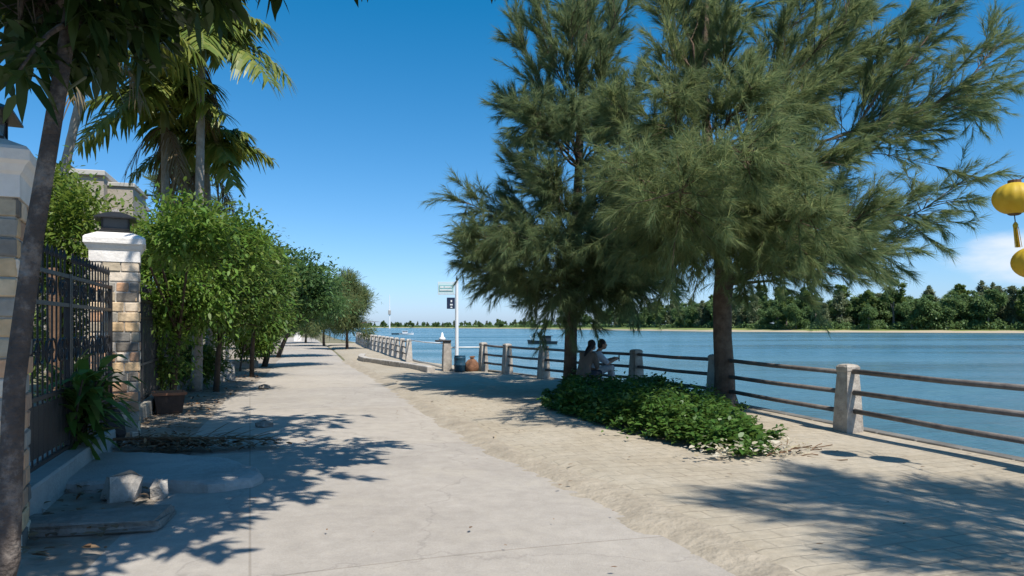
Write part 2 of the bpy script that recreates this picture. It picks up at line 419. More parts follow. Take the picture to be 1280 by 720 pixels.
    b = N('ShaderNodeBump'); b.inputs['Strength'].default_value = .35; b.inputs['Distance'].default_value = .02; L(ad.outputs[0], b.inputs['Height']); L(b.outputs[0], p.inputs['Normal'])
    o = N('ShaderNodeOutputMaterial'); L(p.outputs[0], o.inputs[0]); return m
M['road'] = road_mat()

def walk_mat():
    m, t, N, L = new_mat('sandy_paving')
    tc = N('ShaderNodeTexCoord')
    def noise(s, d=8, r=.6):
        n = N('ShaderNodeTexNoise'); n.inputs['Scale'].default_value = s; n.inputs['Detail'].default_value = d; n.inputs['Roughness'].default_value = r
        L(tc.outputs['Object'], n.inputs[0]); return n
    mp = N('ShaderNodeMapping'); mp.inputs['Rotation'].default_value = (0, 0, R(-17)); L(tc.outputs['Object'], mp.inputs[0])
    br = N('ShaderNodeTexBrick'); br.inputs['Scale'].default_value = 1; br.inputs['Brick Width'].default_value = .40; br.inputs['Row Height'].default_value = .20; br.inputs['Mortar Size'].default_value = .013; br.inputs['Mortar Smooth'].default_value = .5
    br.inputs['Color1'].default_value = (.34, .285, .205, 1); br.inputs['Color2'].default_value = (.43, .365, .27, 1); br.inputs['Mortar'].default_value = (.20, .165, .12, 1)
    L(mp.outputs[0], br.inputs['Vector'])
    n1 = noise(.5, 9, .65); cr = N('ShaderNodeValToRGB')
    cr.color_ramp.elements[0].position = .3; cr.color_ramp.elements[0].color = (.37, .325, .25, 1)
    cr.color_ramp.elements[1].position = .7; cr.color_ramp.elements[1].color = (.46, .405, .32, 1)
    L(n1.outputs[0], cr.inputs[0])
    n2 = noise(.8, 10, .7); dust = N('ShaderNodeMapRange'); L(n2.outputs[0], dust.inputs[0]); dust.inputs[1].default_value = .40; dust.inputs[2].default_value = .60; dust.inputs[3].default_value = .38; dust.inputs[4].default_value = 1
    mx = N('ShaderNodeMix'); mx.data_type = 'RGBA'; L(dust.outputs[0], mx.inputs[0]); L(br.outputs['Color'], mx.inputs[6]); L(cr.outputs[0], mx.inputs[7])
    n3 = noise(9, 8, .7); mr = N('ShaderNodeMapRange'); L(n3.outputs[0], mr.inputs[0]); mr.inputs[1].default_value = .25; mr.inputs[2].default_value = .75; mr.inputs[3].default_value = .78; mr.inputs[4].default_value = 1.15
    m2 = N('ShaderNodeMix'); m2.data_type = 'RGBA'; m2.blend_type = 'MULTIPLY'; m2.inputs[0].default_value = 1; L(mx.outputs[2], m2.inputs[6]); L(mr.outputs[0], m2.inputs[7])
    p = N('ShaderNodeBsdfPrincipled'); L(m2.outputs[2], p.inputs['Base Color']); p.inputs['Roughness'].default_value = .95; p.inputs['Specular IOR Level'].default_value = .15
    hm = N('ShaderNodeMath'); hm.operation = 'MULTIPLY'; L(br.outputs['Fac'], hm.inputs[0])
    inv = N('ShaderNodeMath'); inv.operation = 'SUBTRACT'; inv.inputs[0].default_value = .35; L(dust.outputs[0], inv.inputs[1]); L(inv.outputs[0], hm.inputs[1])
    ad = N('ShaderNodeMath'); ad.operation = 'ADD'; L(hm.outputs[0], ad.inputs[0]); L(n3.outputs[0], ad.inputs[1])
    b = N('ShaderNodeBump'); b.inputs['Strength'].default_value = .55; b.inputs['Distance'].default_value = .03; L(ad.outputs[0], b.inputs['Height']); L(b.outputs[0], p.inputs['Normal'])
    o = N('ShaderNodeOutputMaterial'); L(p.outputs[0], o.inputs[0]); return m
M['walk'] = walk_mat()
M['kerb'] = mat('broken_kerb_concrete', (.41, .355, .275), (.31, .265, .20), 4, .95, .9, 16, stain=(.25, .215, .165), sscale=2.4)
M['verge'] = mat('dirt_verge', (.36, .31, .25), (.25, .21, .165), 1.6, .95, .9, 9, stain=(.11, .085, .06), sscale=1.3)
M['dirt'] = mat('river_bank_earth', (.24, .2, .13), (.12, .13, .06), .12, .95, .6, 3)
M['quay'] = mat('quay_concrete', (.20, .19, .17), (.10, .10, .09), 1.3, .95, .5, 9)

def water_mat():
    m, t, N, L = new_mat('river_water')
    tc = N('ShaderNodeTexCoord')
    mp = N('ShaderNodeMapping'); mp.inputs['Scale'].default_value = (.55, 1.0, 1); mp.inputs['Rotation'].default_value = (0, 0, R(-14)); L(tc.outputs['Object'], mp.inputs[0])
    def noise(s, d=5, r=.6, v=None):
        n = N('ShaderNodeTexNoise'); n.inputs['Scale'].default_value = s; n.inputs['Detail'].default_value = d; n.inputs['Roughness'].default_value = r
        L(v or mp.outputs[0], n.inputs[0]); return n
    n1 = noise(1.5, 6, .6); n2 = noise(.33, 4, .5)
    ad = N('ShaderNodeMath'); ad.operation = 'MULTIPLY_ADD'; L(n2.outputs[0], ad.inputs[0]); ad.inputs[1].default_value = 2.0; L(n1.outputs[0], ad.inputs[2])
    b = N('ShaderNodeBump'); b.inputs['Strength'].default_value = .8; b.inputs['Distance'].default_value = .42; L(ad.outputs[0], b.inputs['Height'])
    n3 = noise(.022, 5, .6); cr = N('ShaderNodeValToRGB')
    cr.color_ramp.elements[0].position = .35; cr.color_ramp.elements[0].color = (.05, .13, .16, 1)
    cr.color_ramp.elements[1].position = .65; cr.color_ramp.elements[1].color = (.10, .19, .215, 1)
    L(n3.outputs[0], cr.inputs[0])
    p = N('ShaderNodeBsdfPrincipled'); L(cr.outputs[0], p.inputs['Base Color']); p.inputs['Roughness'].default_value = .17
    mq = N('ShaderNodeMapping'); mq.inputs['Scale'].default_value = (.16, 1.0, 1); mq.inputs['Rotation'].default_value = (0, 0, R(8)); L(tc.outputs['Object'], mq.inputs[0])
    n4 = noise(.06, 5, .6, mq.outputs[0]); rw = N('ShaderNodeMapRange'); L(n4.outputs[0], rw.inputs[0]); rw.inputs[1].default_value = .38; rw.inputs[2].default_value = .62; rw.inputs[3].default_value = .07; rw.inputs[4].default_value = .34; L(rw.outputs[0], p.inputs['Roughness'])
    sb = N('ShaderNodeMapRange'); L(n4.outputs[0], sb.inputs[0]); sb.inputs[1].default_value = .38; sb.inputs[2].default_value = .62; sb.inputs[3].default_value = .45; sb.inputs[4].default_value = 1.0; L(sb.outputs[0], b.inputs['Strength'])
    p.inputs['IOR'].default_value = 1.33; L(b.outputs[0], p.inputs['Normal'])
    o = N('ShaderNodeOutputMaterial'); L(p.outputs[0], o.inputs[0]); return m
M['water'] = water_mat()

def bank_mat():
    m, t, N, L = new_mat('far_bank_grass_and_sand')
    tc = N('ShaderNodeTexCoord'); sp = N('ShaderNodeSeparateXYZ'); L(tc.outputs['Object'], sp.inputs[0])
    nz = N('ShaderNodeTexNoise'); nz.inputs['Scale'].default_value = .09; nz.inputs['Detail'].default_value = 6; L(tc.outputs['Object'], nz.inputs[0])
    h = N('ShaderNodeMath'); h.operation = 'MULTIPLY_ADD'; L(nz.outputs[0], h.inputs[0]); h.inputs[1].default_value = 1.2; L(sp.outputs[2], h.inputs[2])
    mr = N('ShaderNodeMapRange'); L(h.outputs[0], mr.inputs[0]); mr.inputs[1].default_value = .1; mr.inputs[2].default_value = .5
    n2 = N('ShaderNodeTexNoise'); n2.inputs['Scale'].default_value = .05; L(tc.outputs['Object'], n2.inputs[0])
    cr = N('ShaderNodeValToRGB'); cr.color_ramp.elements[0].color = (.13, .19, .035, 1); cr.color_ramp.elements[1].color = (.22, .25, .06, 1); L(n2.outputs[0], cr.inputs[0])
    mx = N('ShaderNodeMix'); mx.data_type = 'RGBA'; L(mr.outputs[0], mx.inputs[0]); mx.inputs[6].default_value = (.42, .34, .24, 1); L(cr.outputs[0], mx.inputs[7])
    p = N('ShaderNodeBsdfPrincipled'); L(mx.outputs[2], p.inputs['Base Color']); p.inputs['Roughness'].default_value = .95
    o = N('ShaderNodeOutputMaterial'); L(p.outputs[0], o.inputs[0]); return m
M['bank'] = bank_mat()

# ------------------------------------------------------------------ ground, road, walkway, river
WATER_Z = -1.05
FENCE = [(7.35, -.2), (6.46, 3.5), (5.62, 7.0), (4.82, 10.33), (3.95, 13.95), (2.93, 17.0), (.90, 20.5), (-.15, 22.7), (-.98, 24.5), (-2.2, 24.3), (-4.44, 31.0), (-6.05, 36.5), (-7.9, 43.0), (-9.6, 48.5), (-11.6, 56.0), (-14.2, 66.0)]
def offset(poly, d):
    P = np.array(poly, float); t = nrm(np.gradient(P, axis=0)); n = np.stack([t[:, 1], -t[:, 0]], 1)
    return P + n * d
def resample(poly, step):
    P = np.array(poly, float); s = np.r_[0, np.cumsum(np.linalg.norm(np.diff(P, axis=0), axis=1))]
    q = np.arange(0, s[-1], step); q = np.r_[q, s[-1]]
    return np.stack([np.interp(q, s, P[:, k]) for k in range(P.shape[1])], 1)
EDGE = offset(FENCE, .36)
# squeeze the corner at the gap into a clean run
far_edge = [(-22, 90), (-42, 160), (-90, 320), (-190, 700), (-400, 1500)]
edge_pts = [(9.5, -12)] + [tuple(p) for p in EDGE] + far_edge
gpoly = edge_pts + [(-1500, 1500), (-1500, -60), (9.5, -60)]
tag(link_mesh('ground', [(x, y, -.012) for x, y in gpoly], [list(range(len(gpoly)))], M['dirt']), kind='structure')
tag(link_mesh('water', [(-4000, -400, WATER_Z), (4000, -400, WATER_Z), (4000, 5000, WATER_Z), (-4000, 5000, WATER_Z)], [[0, 1, 2, 3]], M['water']), kind='structure')
V = []; Fs = []
for i, (x, y) in enumerate(edge_pts):
    V += [(x, y, .0), (x, y, -3)]
    if i: Fs.append([2 * i - 2, 2 * i, 2 * i + 1, 2 * i - 1])
tag(link_mesh('embankment', V, Fs, M['quay']), kind='structure')

LEFT = [(-.9, -4), (-1.8, 2), (-2.7, 4.5), (-3.4, 7.3), (-4.6, 10.5), (-6.1, 15.5), (-7.7, 22.5), (-12.0, 37.7), (-19, 60), (-31, 98)]
RIGHT = [(3.9, -4), (2.25, 2), (1.39, 4.47), (1.0, 5.65), (.47, 7.1), (-.4, 9.2), (-2.2, 15.2), (-4.1, 21.5), (-7.2, 31), (-10.6, 43), (-15.6, 60), (-27, 98)]
def curve_at(poly, ys):
    P = np.array(poly, float); return np.interp(ys, P[:, 1], P[:, 0])
ys = np.r_[np.arange(-4, 30, .5), np.arange(30, 98.1, 2)]
rng = np.random.default_rng(3)
lx = curve_at(LEFT, ys) + np.convolve(rng.normal(0, .05, len(ys)), [.3, .4, .3], 'same'); rx = curve_at(RIGHT, ys)
V = []; Fs = []; nx = 7
for i, y in enumerate(ys):
    for k in range(nx):
        f = k / (nx - 1); V.append((lx[i] * (1 - f) + rx[i] * f, y, .004 + .035 * (1 - (2 * f - 1) ** 2)))
    if i:
        for k in range(nx - 1): a = (i - 1) * nx + k; Fs.append([a, a + 1, a + 1 + nx, a + nx])
tag(link_mesh('road', V, Fs, M['road'], smooth=True), kind='structure')

# worn kerb band between road and walkway
yk = np.arange(-3.5, 32, .06); V = []; Fs = []
kx = curve_at(RIGHT, yk)
wid = .30 + .05 * np.sin(yk * 1.3) + np.convolve(rng.normal(0, .06, len(yk)), np.ones(7) / 7, 'same')
n1 = np.convolve(rng.normal(0, .035, len(yk)), np.ones(5) / 5, 'same')
prof = [(-.5, .0), (.02, .010), (.18, .022), (.5, .042), (.9, .052), (1.25, .046)]
for i, y in enumerate(yk):
    for f, h in prof:
        V.append((kx[i] - .02 + f * wid[i] + rng.normal(0, .006), y, max(.002, h + (n1[i] * .6 if 0 < f < 1 else 0) + rng.normal(0, .004 if 0 < f < 1 else .001)) if f >= 0 else .003))
    if i:
        for k in range(5): a = (i - 1) * 6 + k; Fs.append([a, a + 1, a + 7, a + 6])
tag(link_mesh('kerb', V, Fs, M['kerb'], smooth=True), kind='structure')

# sandy paved walkway, a sheet from kerb to quay edge with soft unevenness
yw = np.r_[np.arange(-8, 27, .35), np.arange(27, 66, 1.0)]
ed = EDGE[np.argsort(EDGE[:, 1])]
right_x = np.interp(yw, [-12, *ed[:, 1]], [9.5, *ed[:, 0]])
left_x = curve_at(RIGHT, np.clip(yw, -4, 98)) + .10
V = []; Fs = []; nx = 15
for i, y in enumerate(yw):
    for k in range(nx):
        f = k / (nx - 1); x = left_x[i] * (1 - f) + (right_x[i] + .02) * f
        z = .045 + .018 * math.sin(x * 1.7 + y * .9) * math.sin(y * 1.1 - x * .6) * (1 if 0 < k < nx - 1 else 0) + (.012 * f)
        V.append((x, y, z if k else -.03))
    if i:
        for k in range(nx - 1): a = (i - 1) * nx + k; Fs.append([a, a + 1, a + 1 + nx, a + nx])
tag(link_mesh('walkway', V, Fs, M['walk'], smooth=True), kind='structure')
# quay coping strip at the edge
cop = MB()
for run in (resample(offset(FENCE[:10], .30), .7), resample(offset(FENCE[9:], .30), 1.0)):
    for a, b in zip(run[:-1], run[1:]):
        d = b - a; l = float(np.hypot(*d)); cop.box(((a[0] + b[0]) / 2, (a[1] + b[1]) / 2, -.02), (l - .012, .2, .19), math.atan2(d[1], d[0]), .012)
tag(cop.build('quay_coping', M['quay']), kind='structure')

# dirt verge between road and the property line
WALL0, WALL1 = np.array([-3.72, 5.0]), np.array([-5.42, 9.85])
VLEFT = [(-1.6, -4), (-2.6, 2), (-3.9, 5.0), (-5.6, 9.85), (-9.6, 20.5), (-14.5, 34), (-24, 62), (-36, 98)]
yv = np.r_[np.arange(-4, 30, .3), np.arange(30, 98, 2)]
vl = curve_at(VLEFT, yv) - 2.5; vr = curve_at(LEFT, yv) + .06
V = []; Fs = []; nx = 13
for i, y in enumerate(yv):
    for k in range(nx):
        f = k / (nx - 1); x = vl[i] * (1 - f) + vr[i] * f
        z = .002 + (.05 * (1 - f) ** .7 + .02 * math.sin(x * 3.1 + y * 2.3) * math.sin(y * 1.9) * (1 - f) ** .5 if k < nx - 1 else 0)
        V.append((x, y, max(.001, z)))
    if i:
        for k in range(nx - 1): a = (i - 1) * nx + k; Fs.append([a, a + 1, a + 1 + nx, a + nx])
tag(link_mesh('verge', V, Fs, M['verge'], smooth=True), kind='structure')

# far bank
def far_line(px):
    return np.interp(px, [380, 470, 600, 690, 780, 880, 1000, 1280, 1700, 2400], [1500, 1300, 900, 640, 460, 365, 325, 285, 240, 200])
bpx = np.r_[np.arange(300, 2400, 20)]
V = []; Fs = []
profb = [(0, WATER_Z - .3), (3, WATER_Z + .5), (8, -.1), (16, .5), (60, 1.2), (260, 3.0), (1500, 4.0)]
for i, px in enumerate(bpx):
    Y = far_line(px); d = np.array([(px - CX) / F, 1.0])
    for q, z in profb:
        k = (Y + q) ; V.append((d[0] * k, k, z))
    if i:
        for k in range(len(profb) - 1): a = (i - 1) * len(profb) + k; Fs.append([a, a + 1, a + 1 + len(profb), a + len(profb)])
tag(link_mesh('far_bank', V, Fs, M['bank'], smooth=True), kind='structure')

# ------------------------------------------------------------------ foliage generators
def rand_dirs(rng, n):
    v = rng.normal(0, 1, (n, 3)); return nrm(v)
def needle_mesh(P, D, Ln, w, rng):
    n = len(P); side = nrm(np.cross(D, rand_dirs(rng, n))); w = (np.asarray(w) * .5)
    w = w[:, None] if np.ndim(w) else w
    V = np.empty((n, 3, 3)); V[:, 0] = P - side * w; V[:, 1] = P + side * w; V[:, 2] = P + D * Ln[:, None]
    return V.reshape(-1, 3), np.arange(3 * n).reshape(n, 3)
def leaf_mesh(P, D, Ln, Wd, rng, up=None, droop=.12, fold=.10):
    n = len(P)
    Uv = rand_dirs(rng, n) * .55 + np.array([0, 0, 1.0]) if up is None else up
    side = nrm(np.cross(D, Uv)); Uu = np.cross(side, D)
    V = np.empty((n, 6, 3)); Ln = Ln[:, None]; Wd = Wd[:, None]; dz = np.array([0, 0, 1.0]) * Ln * droop
    V[:, 0] = P
    V[:, 1] = P + D * Ln * .30 + side * Wd * .46 + Uu * Wd * fold
    V[:, 2] = P + D * Ln * .68 + side * Wd * .36 + Uu * Wd * fold - dz * .42
    V[:, 3] = P + D * Ln - dz
    V[:, 4] = P + D * Ln * .68 - side * Wd * .36 + Uu * Wd * fold - dz * .42
    V[:, 5] = P + D * Ln * .30 - side * Wd * .46 + Uu * Wd * fold
    return V.reshape(-1, 3), np.arange(6 * n).reshape(n, 6)

def bez(p0, p1, bow, n=8, rng=None, jit=0):
    t = np.linspace(0, 1, n)[:, None]; mid = (p0 + p1) / 2 + bow
    P = (1 - t) ** 2 * p0 + 2 * (1 - t) * t * mid + t ** 2 * p1
    if jit: P[1:-1] += rng.normal(0, jit, (n - 2, 3))
    return P
def path_pt(P, t):
    s = t * (len(P) - 1); i = min(int(s), len(P) - 2); f = s - i
    return P[i] * (1 - f) + P[i + 1] * f, nrm(P[i + 1] - P[i])

def casuarina(name, label, cat, group, base, trunk, tr_r, limbs, seed, mat_leaf, needle=(.12, .26), w=.009, lat=13, dens=7.0, npt=20, start=.22, wind=(0, 0, 0)):
    rng = np.random.default_rng(seed); wind = np.array(wind)
    root = empty(name, base, label, cat, group)
    mb = MB(); P, D, Ls = [], [], []
    T = np.asarray(trunk, float)
    mb.tube(T, tr_r, 10)
    # root flare
    fl = np.array(tr_r[0]); mb.tube([T[0] + [0, 0, -.08], T[0] + [0, 0, .10], T[0] + [0, 0, .3]], [fl * 1.5, fl * 1.2, fl * .9], 10)
    def needles(A, d, ln, k, nar=1.0):
        t = rng.random(k); pos = A + d * (ln * t)[:, None]
        dd = nrm(d * .9 + rng.normal(0, .36 * nar, (k, 3)) + np.array([0, 0, -.30 + .25 * (1 - nar)]) + wind * .5)
        P.append(pos); D.append(dd); Ls.append(rng.uniform(*needle, k))
    for (p0, p1, r0, lens) in limbs:
        p0 = np.asarray(p0, float); p1 = np.asarray(p1, float); ln = np.linalg.norm(p1 - p0)
        bow = np.array([0, 0, -.06 * ln]) + rng.normal(0, .05 * ln, 3)
        C = bez(p0, p1, bow, 9, rng, .02 * ln)
        mb.tube(C, np.linspace(r0 * .62, .006, 9), 6)
        up_ = max(0.0, (p1[2] - p0[2]) / max(ln, .1)); nar = 1 - .42 * min(1, up_ * 1.2); lift = .10 + .22 * up_
        nl = int(lat * 1.55 * ln / 3.0 * lens + 7)
        for i in range(nl):
            t = start + (1 - start) * rng.random() ** .85
            A, d = path_pt(C, t)
            ld = nrm(d * .75 + rng.normal(0, .52 * nar, 3) + np.array([0, 0, lift]) + wind)
            ll = (ln * .30 * (1.15 - t) + .48) * rng.uniform(.5, 1.25)
            E = A + ld * ll + np.array([0, 0, -.16 * ll * nar])
            LC = bez(A, E, np.array([0, 0, .08 * ll]), 5, rng, .015 * ll)
            mb.tube(LC, np.linspace(.011, .003, 5), 3, False)
            for j in range(max(3, int(ll * dens))):
                u = .15 + .85 * rng.random(); B, e = path_pt(LC, u)
                td = nrm(e * .85 + rng.normal(0, .42 * nar, 3) + np.array([0, 0, -.10 + .16 * up_]) + wind * .8)
                tl = rng.uniform(.2, .5) * (1.1 - .35 * u)
                needles(B, td, tl, npt, nar)
            needles(LC[-2], nrm(LC[-1] - LC[-2]), .35, npt)
        needles(C[-2], nrm(C[-1] - C[-2]), .7, npt * 2)
        for q_ in range(6):                                              # long thin whips that leave the crown
            A, d = path_pt(C, rng.uniform(.6, 1)); wd = nrm(d + rng.normal(0, .30, 3) + np.array([0, 0, .12 * up_]) + wind)
            wl = rng.uniform(.5, .95) * min(1.25, .35 * ln); WC = bez(A, A + wd * wl + np.array([0, 0, -.12 * wl]), np.array([0, 0, .05]), 5)
            mb.tube(WC, np.linspace(.006, .002, 5), 3, False)
            for u in np.linspace(.1, 1, 7):
                B, e = path_pt(WC, u); needles(B, nrm(e + rng.normal(0, .12, 3)), .16, int(npt * .32), .6)
    mb.build('trunk', M['bark_cas'], root, smooth=True)
    P = np.concatenate(P); D = np.concatenate(D); Ls = np.concatenate(Ls)
    Vn, Fn = needle_mesh(P, D, Ls, w, rng)
    link_mesh('crown', Vn, Fn, mat_leaf, root)
    print(name, 'needles', len(P))
    return root

def cas_simple(name, label, cat, group, base, h, rad, seed, mat_leaf, w=.02, n_l=16, lat=6, npt=10, lean=(0, 0)):
    """a casuarina seen whole: leader with up-swept limbs all round"""
    rng = np.random.default_rng(seed); b = np.array(base, float)
    top = b + np.array([lean[0], lean[1], h])
    T = bez(b, top, rng.normal(0, .03 * h, 3) * [1, 1, 0], 8)
    limbs = []
    for i in range(n_l):
        t = .18 + .75 * (i + rng.random()) / n_l; A, d = path_pt(T, t); a = i * 2.4 + rng.normal(0, .3)
        l = rad * (1.15 - t) ** .8 * rng.uniform(.8, 1.25)
        limbs.append((A, A + np.array([math.cos(a) * l, math.sin(a) * l, h * .22 * rng.uniform(.4, 1.2)]), .05, 1.0))
    limbs.append((T[5], top + [0, 0, .2], .04, 1.0))
    return casuarina(name, label, cat, group, base, T, np.linspace(.028 * h, .01, 8), limbs, seed, mat_leaf, (.2, .4), w, lat, 4.5, npt, .15)

def leafy(name, label, cat, group, base, blobs, nleaf, size, mat_leaf, seed, bark='bark_dark', trunk_h=None, trunk_r=.06, droop=.25, aspect=.42, layered=0.0, clump=.16, limbs=True, parent_name='crown'):
    """tree or shrub: leaf sprays scattered through overlapping crown volumes. blobs: (centre, radii, weight)"""
    rng = np.random.default_rng(seed); b = np.array(base, float)
    root = empty(name, b, label, cat, group)
    mb = MB()
    if limbs:
        cz = np.mean([c for c, r_, w_ in blobs], axis=0)
        th = trunk_h or max(.3, (cz[2] - b[2]) * .5)
        fork = np.array([b[0] * .6 + cz[0] * .4, b[1] * .6 + cz[1] * .4, b[2] + th])
        mb.tube(bez(b - [0, 0, .05], fork, rng.normal(0, .04, 3), 6), np.linspace(trunk_r, trunk_r * .7, 6), 8)
        for c, r_, w_ in blobs:
            c = np.array(c, float)
            for k in range(3):
                e = c + rng.normal(0, .45, 3) * r_
                mb.tube(bez(fork, e, rng.normal(0, .1, 3) + [0, 0, .1], 6), np.linspace(trunk_r * .5, .008, 6), 5)
    wsum = sum(w_ for _, _, w_ in blobs); P, D = [], []
    for c, r_, w_ in blobs:
        n = int(nleaf * w_ / wsum); per = 9; nc = max(4, n // per)
        nl_ = 19; lc_ = rand_dirs(rng, nl_) * rng.uniform(.4, 1.05, (nl_, 1)); lr_ = rng.uniform(.15, .42, (nl_, 1)); pick = rng.integers(0, nl_, nc)
        u = lc_[pick] + rand_dirs(rng, nc) * lr_[pick] * (rng.random((nc, 1)) ** .45) * np.array([1, 1, .75])
        u += rng.normal(0, .05, (nc, 3)) * (rng.random((nc, 1)) < .3) * 3
        if layered:
            u[:, 2] = np.round(u[:, 2] * 2.5) / 2.5 + rng.normal(0, .06, nc)
        cc = np.array(c) + u * np.array(r_)
        outd = nrm(u * np.array([1, 1, .8]) + [0, 0, .15])
        for q in range(per):
            P.append(cc + rng.normal(0, clump, (nc, 3)) * (np.array([1.3, 1.3, .35]) if layered else 1))
            D.append(nrm(outd + rng.normal(0, .7, (nc, 3)) + [0, 0, -droop]))
    P = np.concatenate(P); D = np.concatenate(D); n = len(P)
    keep = P[:, 2] > .05; P = P[keep]; D = D[keep]; n = len(P)
    Ls = size * rng.uniform(.5, 1.0, n) * (1 + .6 * rng.random(n) ** 2)
    Vn, Fn = leaf_mesh(P, D, Ls, Ls * aspect, rng)
    if limbs: mb.build('trunk', M[bark], root, smooth=True)
    link_mesh(parent_name, Vn, Fn, mat_leaf, root)
    return root

# ------------------------------------------------------------------ the two big casuarinas on the walkway
Y2 = 13.6; b2 = W(905, 508, Y2); b2[2] = .04
T2 = [b2, W(906, 470, Y2), W(903, 420, Y2), W(903, 372, Y2), W(906, 345, Y2), W(898, 290, Y2), W(885, 200, Y2), W(880, 90, Y2), W(888, -60, Y2)]
r2 = [.215, .185, .17, .175, .18, .115, .085, .055, .025]
J = W(906, 352, Y2); K = W(898, 290, Y2); K2 = W(885, 200, Y2); K3 = W(880, 100, Y2)
def lim(p0, px, py, dY, r, k=1.0, Y=Y2): return (p0, W(px, py, Y + dY), r, k)
big = W(985, 245, Y2 - .6)
L2 = [(J, big, .11, .8), (big, W(1205, -10, Y2 - 1.0), .06, .55), (big, W(1268, 40, Y2 - .6), .05, .62), (big, W(1245, 115, Y2 + .4), .04, .5), (big, W(1130, 60, Y2 + .8), .04, .5),
      lim(J, 1205, 225, -.8, .06, .5), lim(J, 1150, 280, -.2, .05, .55), lim(J, 1060, 300, -1.2, .06, 1.3), lim(J, 1085, 262, -2.0, .06, 1.3), lim(J, 990, 290, -2.2, .06, 1.2), lim(J, 1045, 310, .8, .05, 1.0),
      lim(J, 950, 262, -2.6, .05, 1.0), lim(K, 815, 300, -1.4, .05, .9), lim(K, 800, 300, -.6, .05, 1.1), 
      lim(K, 775, 235, -1.0, .06, 1.2), lim(K, 815, 255, -2.4, .06, 1.3), lim(K, 905, 255, -3.0, .05, 1.2), lim(K, 970, 215, -2.6, .06, 1.3), lim(K, 850, 235, -4.3, .06, 1.2), lim(K, 930, 190, -4.2, .06, 1.2), lim(K, 790, 205, -3.4, .06, 1.2), lim(K, 1010, 270, -3.4, .05, 1.1), lim(K, 1040, 200, -1.6, .06, 1.3), lim(K, 1045, 250, .8, .05, 1.0),
      lim(K2, 772, 150, -.6, .05, 1.2), lim(K2, 830, 120, -2.0, .05, 1.2), lim(K2, 940, 110, -2.4, .05, 1.3), lim(K2, 1010, 120, -1.4, .05, 1.3), lim(K2, 1060, 70, .2, .05, .85), lim(K2, 1000, 160, 1.8, .05, 1.2), lim(K2, 820, 180, 1.8, .05, 1.2),
      lim(K3, 822, 10, -.4, .04, .7), lim(K2, 838, 60, -1.0, .04, .9), lim(K2, 905, 50, -1.4, .04, .9), lim(K2, 880, 30, 1.0, .04, .9), lim(K2, 850, 20, .6, .04, .8), lim(K3, 850, -70, .3, .04, .7), lim(K3, 945, -20, -1.6, .04, .75), lim(K2, 1015, -30, .2, .04, .7), lim(K3, 940, -120, .6, .04, .7), lim(K2, 1095, -40, -.3, .04, .65), lim(K2, 1060, 10, 1.6, .04, .7), lim(K3, 885, -140, .0, .04, .7), lim(K2, 1150, 20, -.8, .04, .6),
      lim(K, 870, 240, 2.0, .04, .9), lim(J, 985, 285, 2.2, .05, 1.0), lim(K, 930, 200, 2.4, .05, 1.1)]
casuarina('casuarina_tree', 'larger spreading casuarina with a bough sweeping up right, at the sunlit bed end', 'tree', None, b2, T2, r2, L2, 21, M['cas'], (.12, .29), .008, 14, 9, 50, .2, (.06, -.02, 0))

Y1 = 17.0; b1 = W(712, 490, Y1); b1[2] = .04
T1 = [b1, W(713, 450, Y1), W(714, 400, Y1), W(716, 350, Y1), W(720, 280, Y1), W(724, 200, Y1), W(728, 100, Y1), W(734, -40, Y1)]
r1 = [.185, .155, .145, .14, .12, .095, .065, .03]
a0 = W(715, 365, Y1); a1 = W(719, 300, Y1); a2 = W(724, 210, Y1); a3 = W(728, 110, Y1)
def lm(p0, px, py, dY, r=.05, k=1.15): return lim(p0, px, py, dY, r, k, Y1)
L1 = [lm(a0, 588, 318, -.2), lm(a0, 612, 345, -.8), lm(a0, 655, 350, -1.8), lm(a0, 700, 345, -2.6), lm(a0, 750, 342, -2.2), lm(a0, 800, 350, -1.6), lm(a0, 838, 328, -.6), lm(a0, 655, 350, 1.4), lm(a0, 775, 348, 1.8), lm(a0, 830, 355, .6), lm(a0, 770, 358, -.6),
      lm(a1, 580, 252, -.3), lm(a1, 592, 292, -1.2), lm(a1, 640, 290, -2.4), lm(a1, 690, 300, -3.0), lm(a1, 745, 300, -2.8), lm(a1, 800, 300, -1.8), lm(a1, 835, 270, -.4), lm(a1, 625, 300, 1.5), lm(a1, 720, 280, 2.4), lm(a1, 800, 320, 1.6),
      lm(a1, 645, 205, -.4), lm(a1, 690, 225, -2.3), lm(a1, 770, 225, -2.2), lm(a1, 815, 205, -.6),
      lm(a2, 634, 130, .0), lm(a2, 665, 140, -1.5), lm(a2, 715, 140, -2.3), lm(a2, 770, 140, -1.6), lm(a2, 795, 110, .0), lm(a2, 690, 140, 1.7), lm(a2, 765, 150, 1.6),
      lm(a2, 648, 35, .0, .04, .8), lm(a2, 672, 0, -1.0, .04, .7), lm(a3, 690, -60, .2, .04, .6), lm(a3, 728, -100, .0, .04, .6), lm(a2, 765, -10, -.8, .04, .7), lm(a3, 790, -40, .5, .04, .5), lm(a2, 712, 30, -1.4, .04, .8), lm(a3, 745, -20, 1.2, .04, .6)]
casuarina('casuarina_tree', 'narrower dense casuarina whose dark trunk stands beside the two seated people', 'tree', None, b1, T1, r1, L1, 5, M['cas2'], (.12, .30), .009, 15.5, 9, 50, .15)

# a third one just outside the frame, its shade falls on the near paving
bx = np.array([6.05, 2.2, .04])
cas_simple('casuarina_tree', 'casuarina beside the near paving with yellow lanterns strung from it, shading the walkway', 'tree', None, bx, 7.6, 2.3, 77, M['cas'], .014, 26, 8, 16)

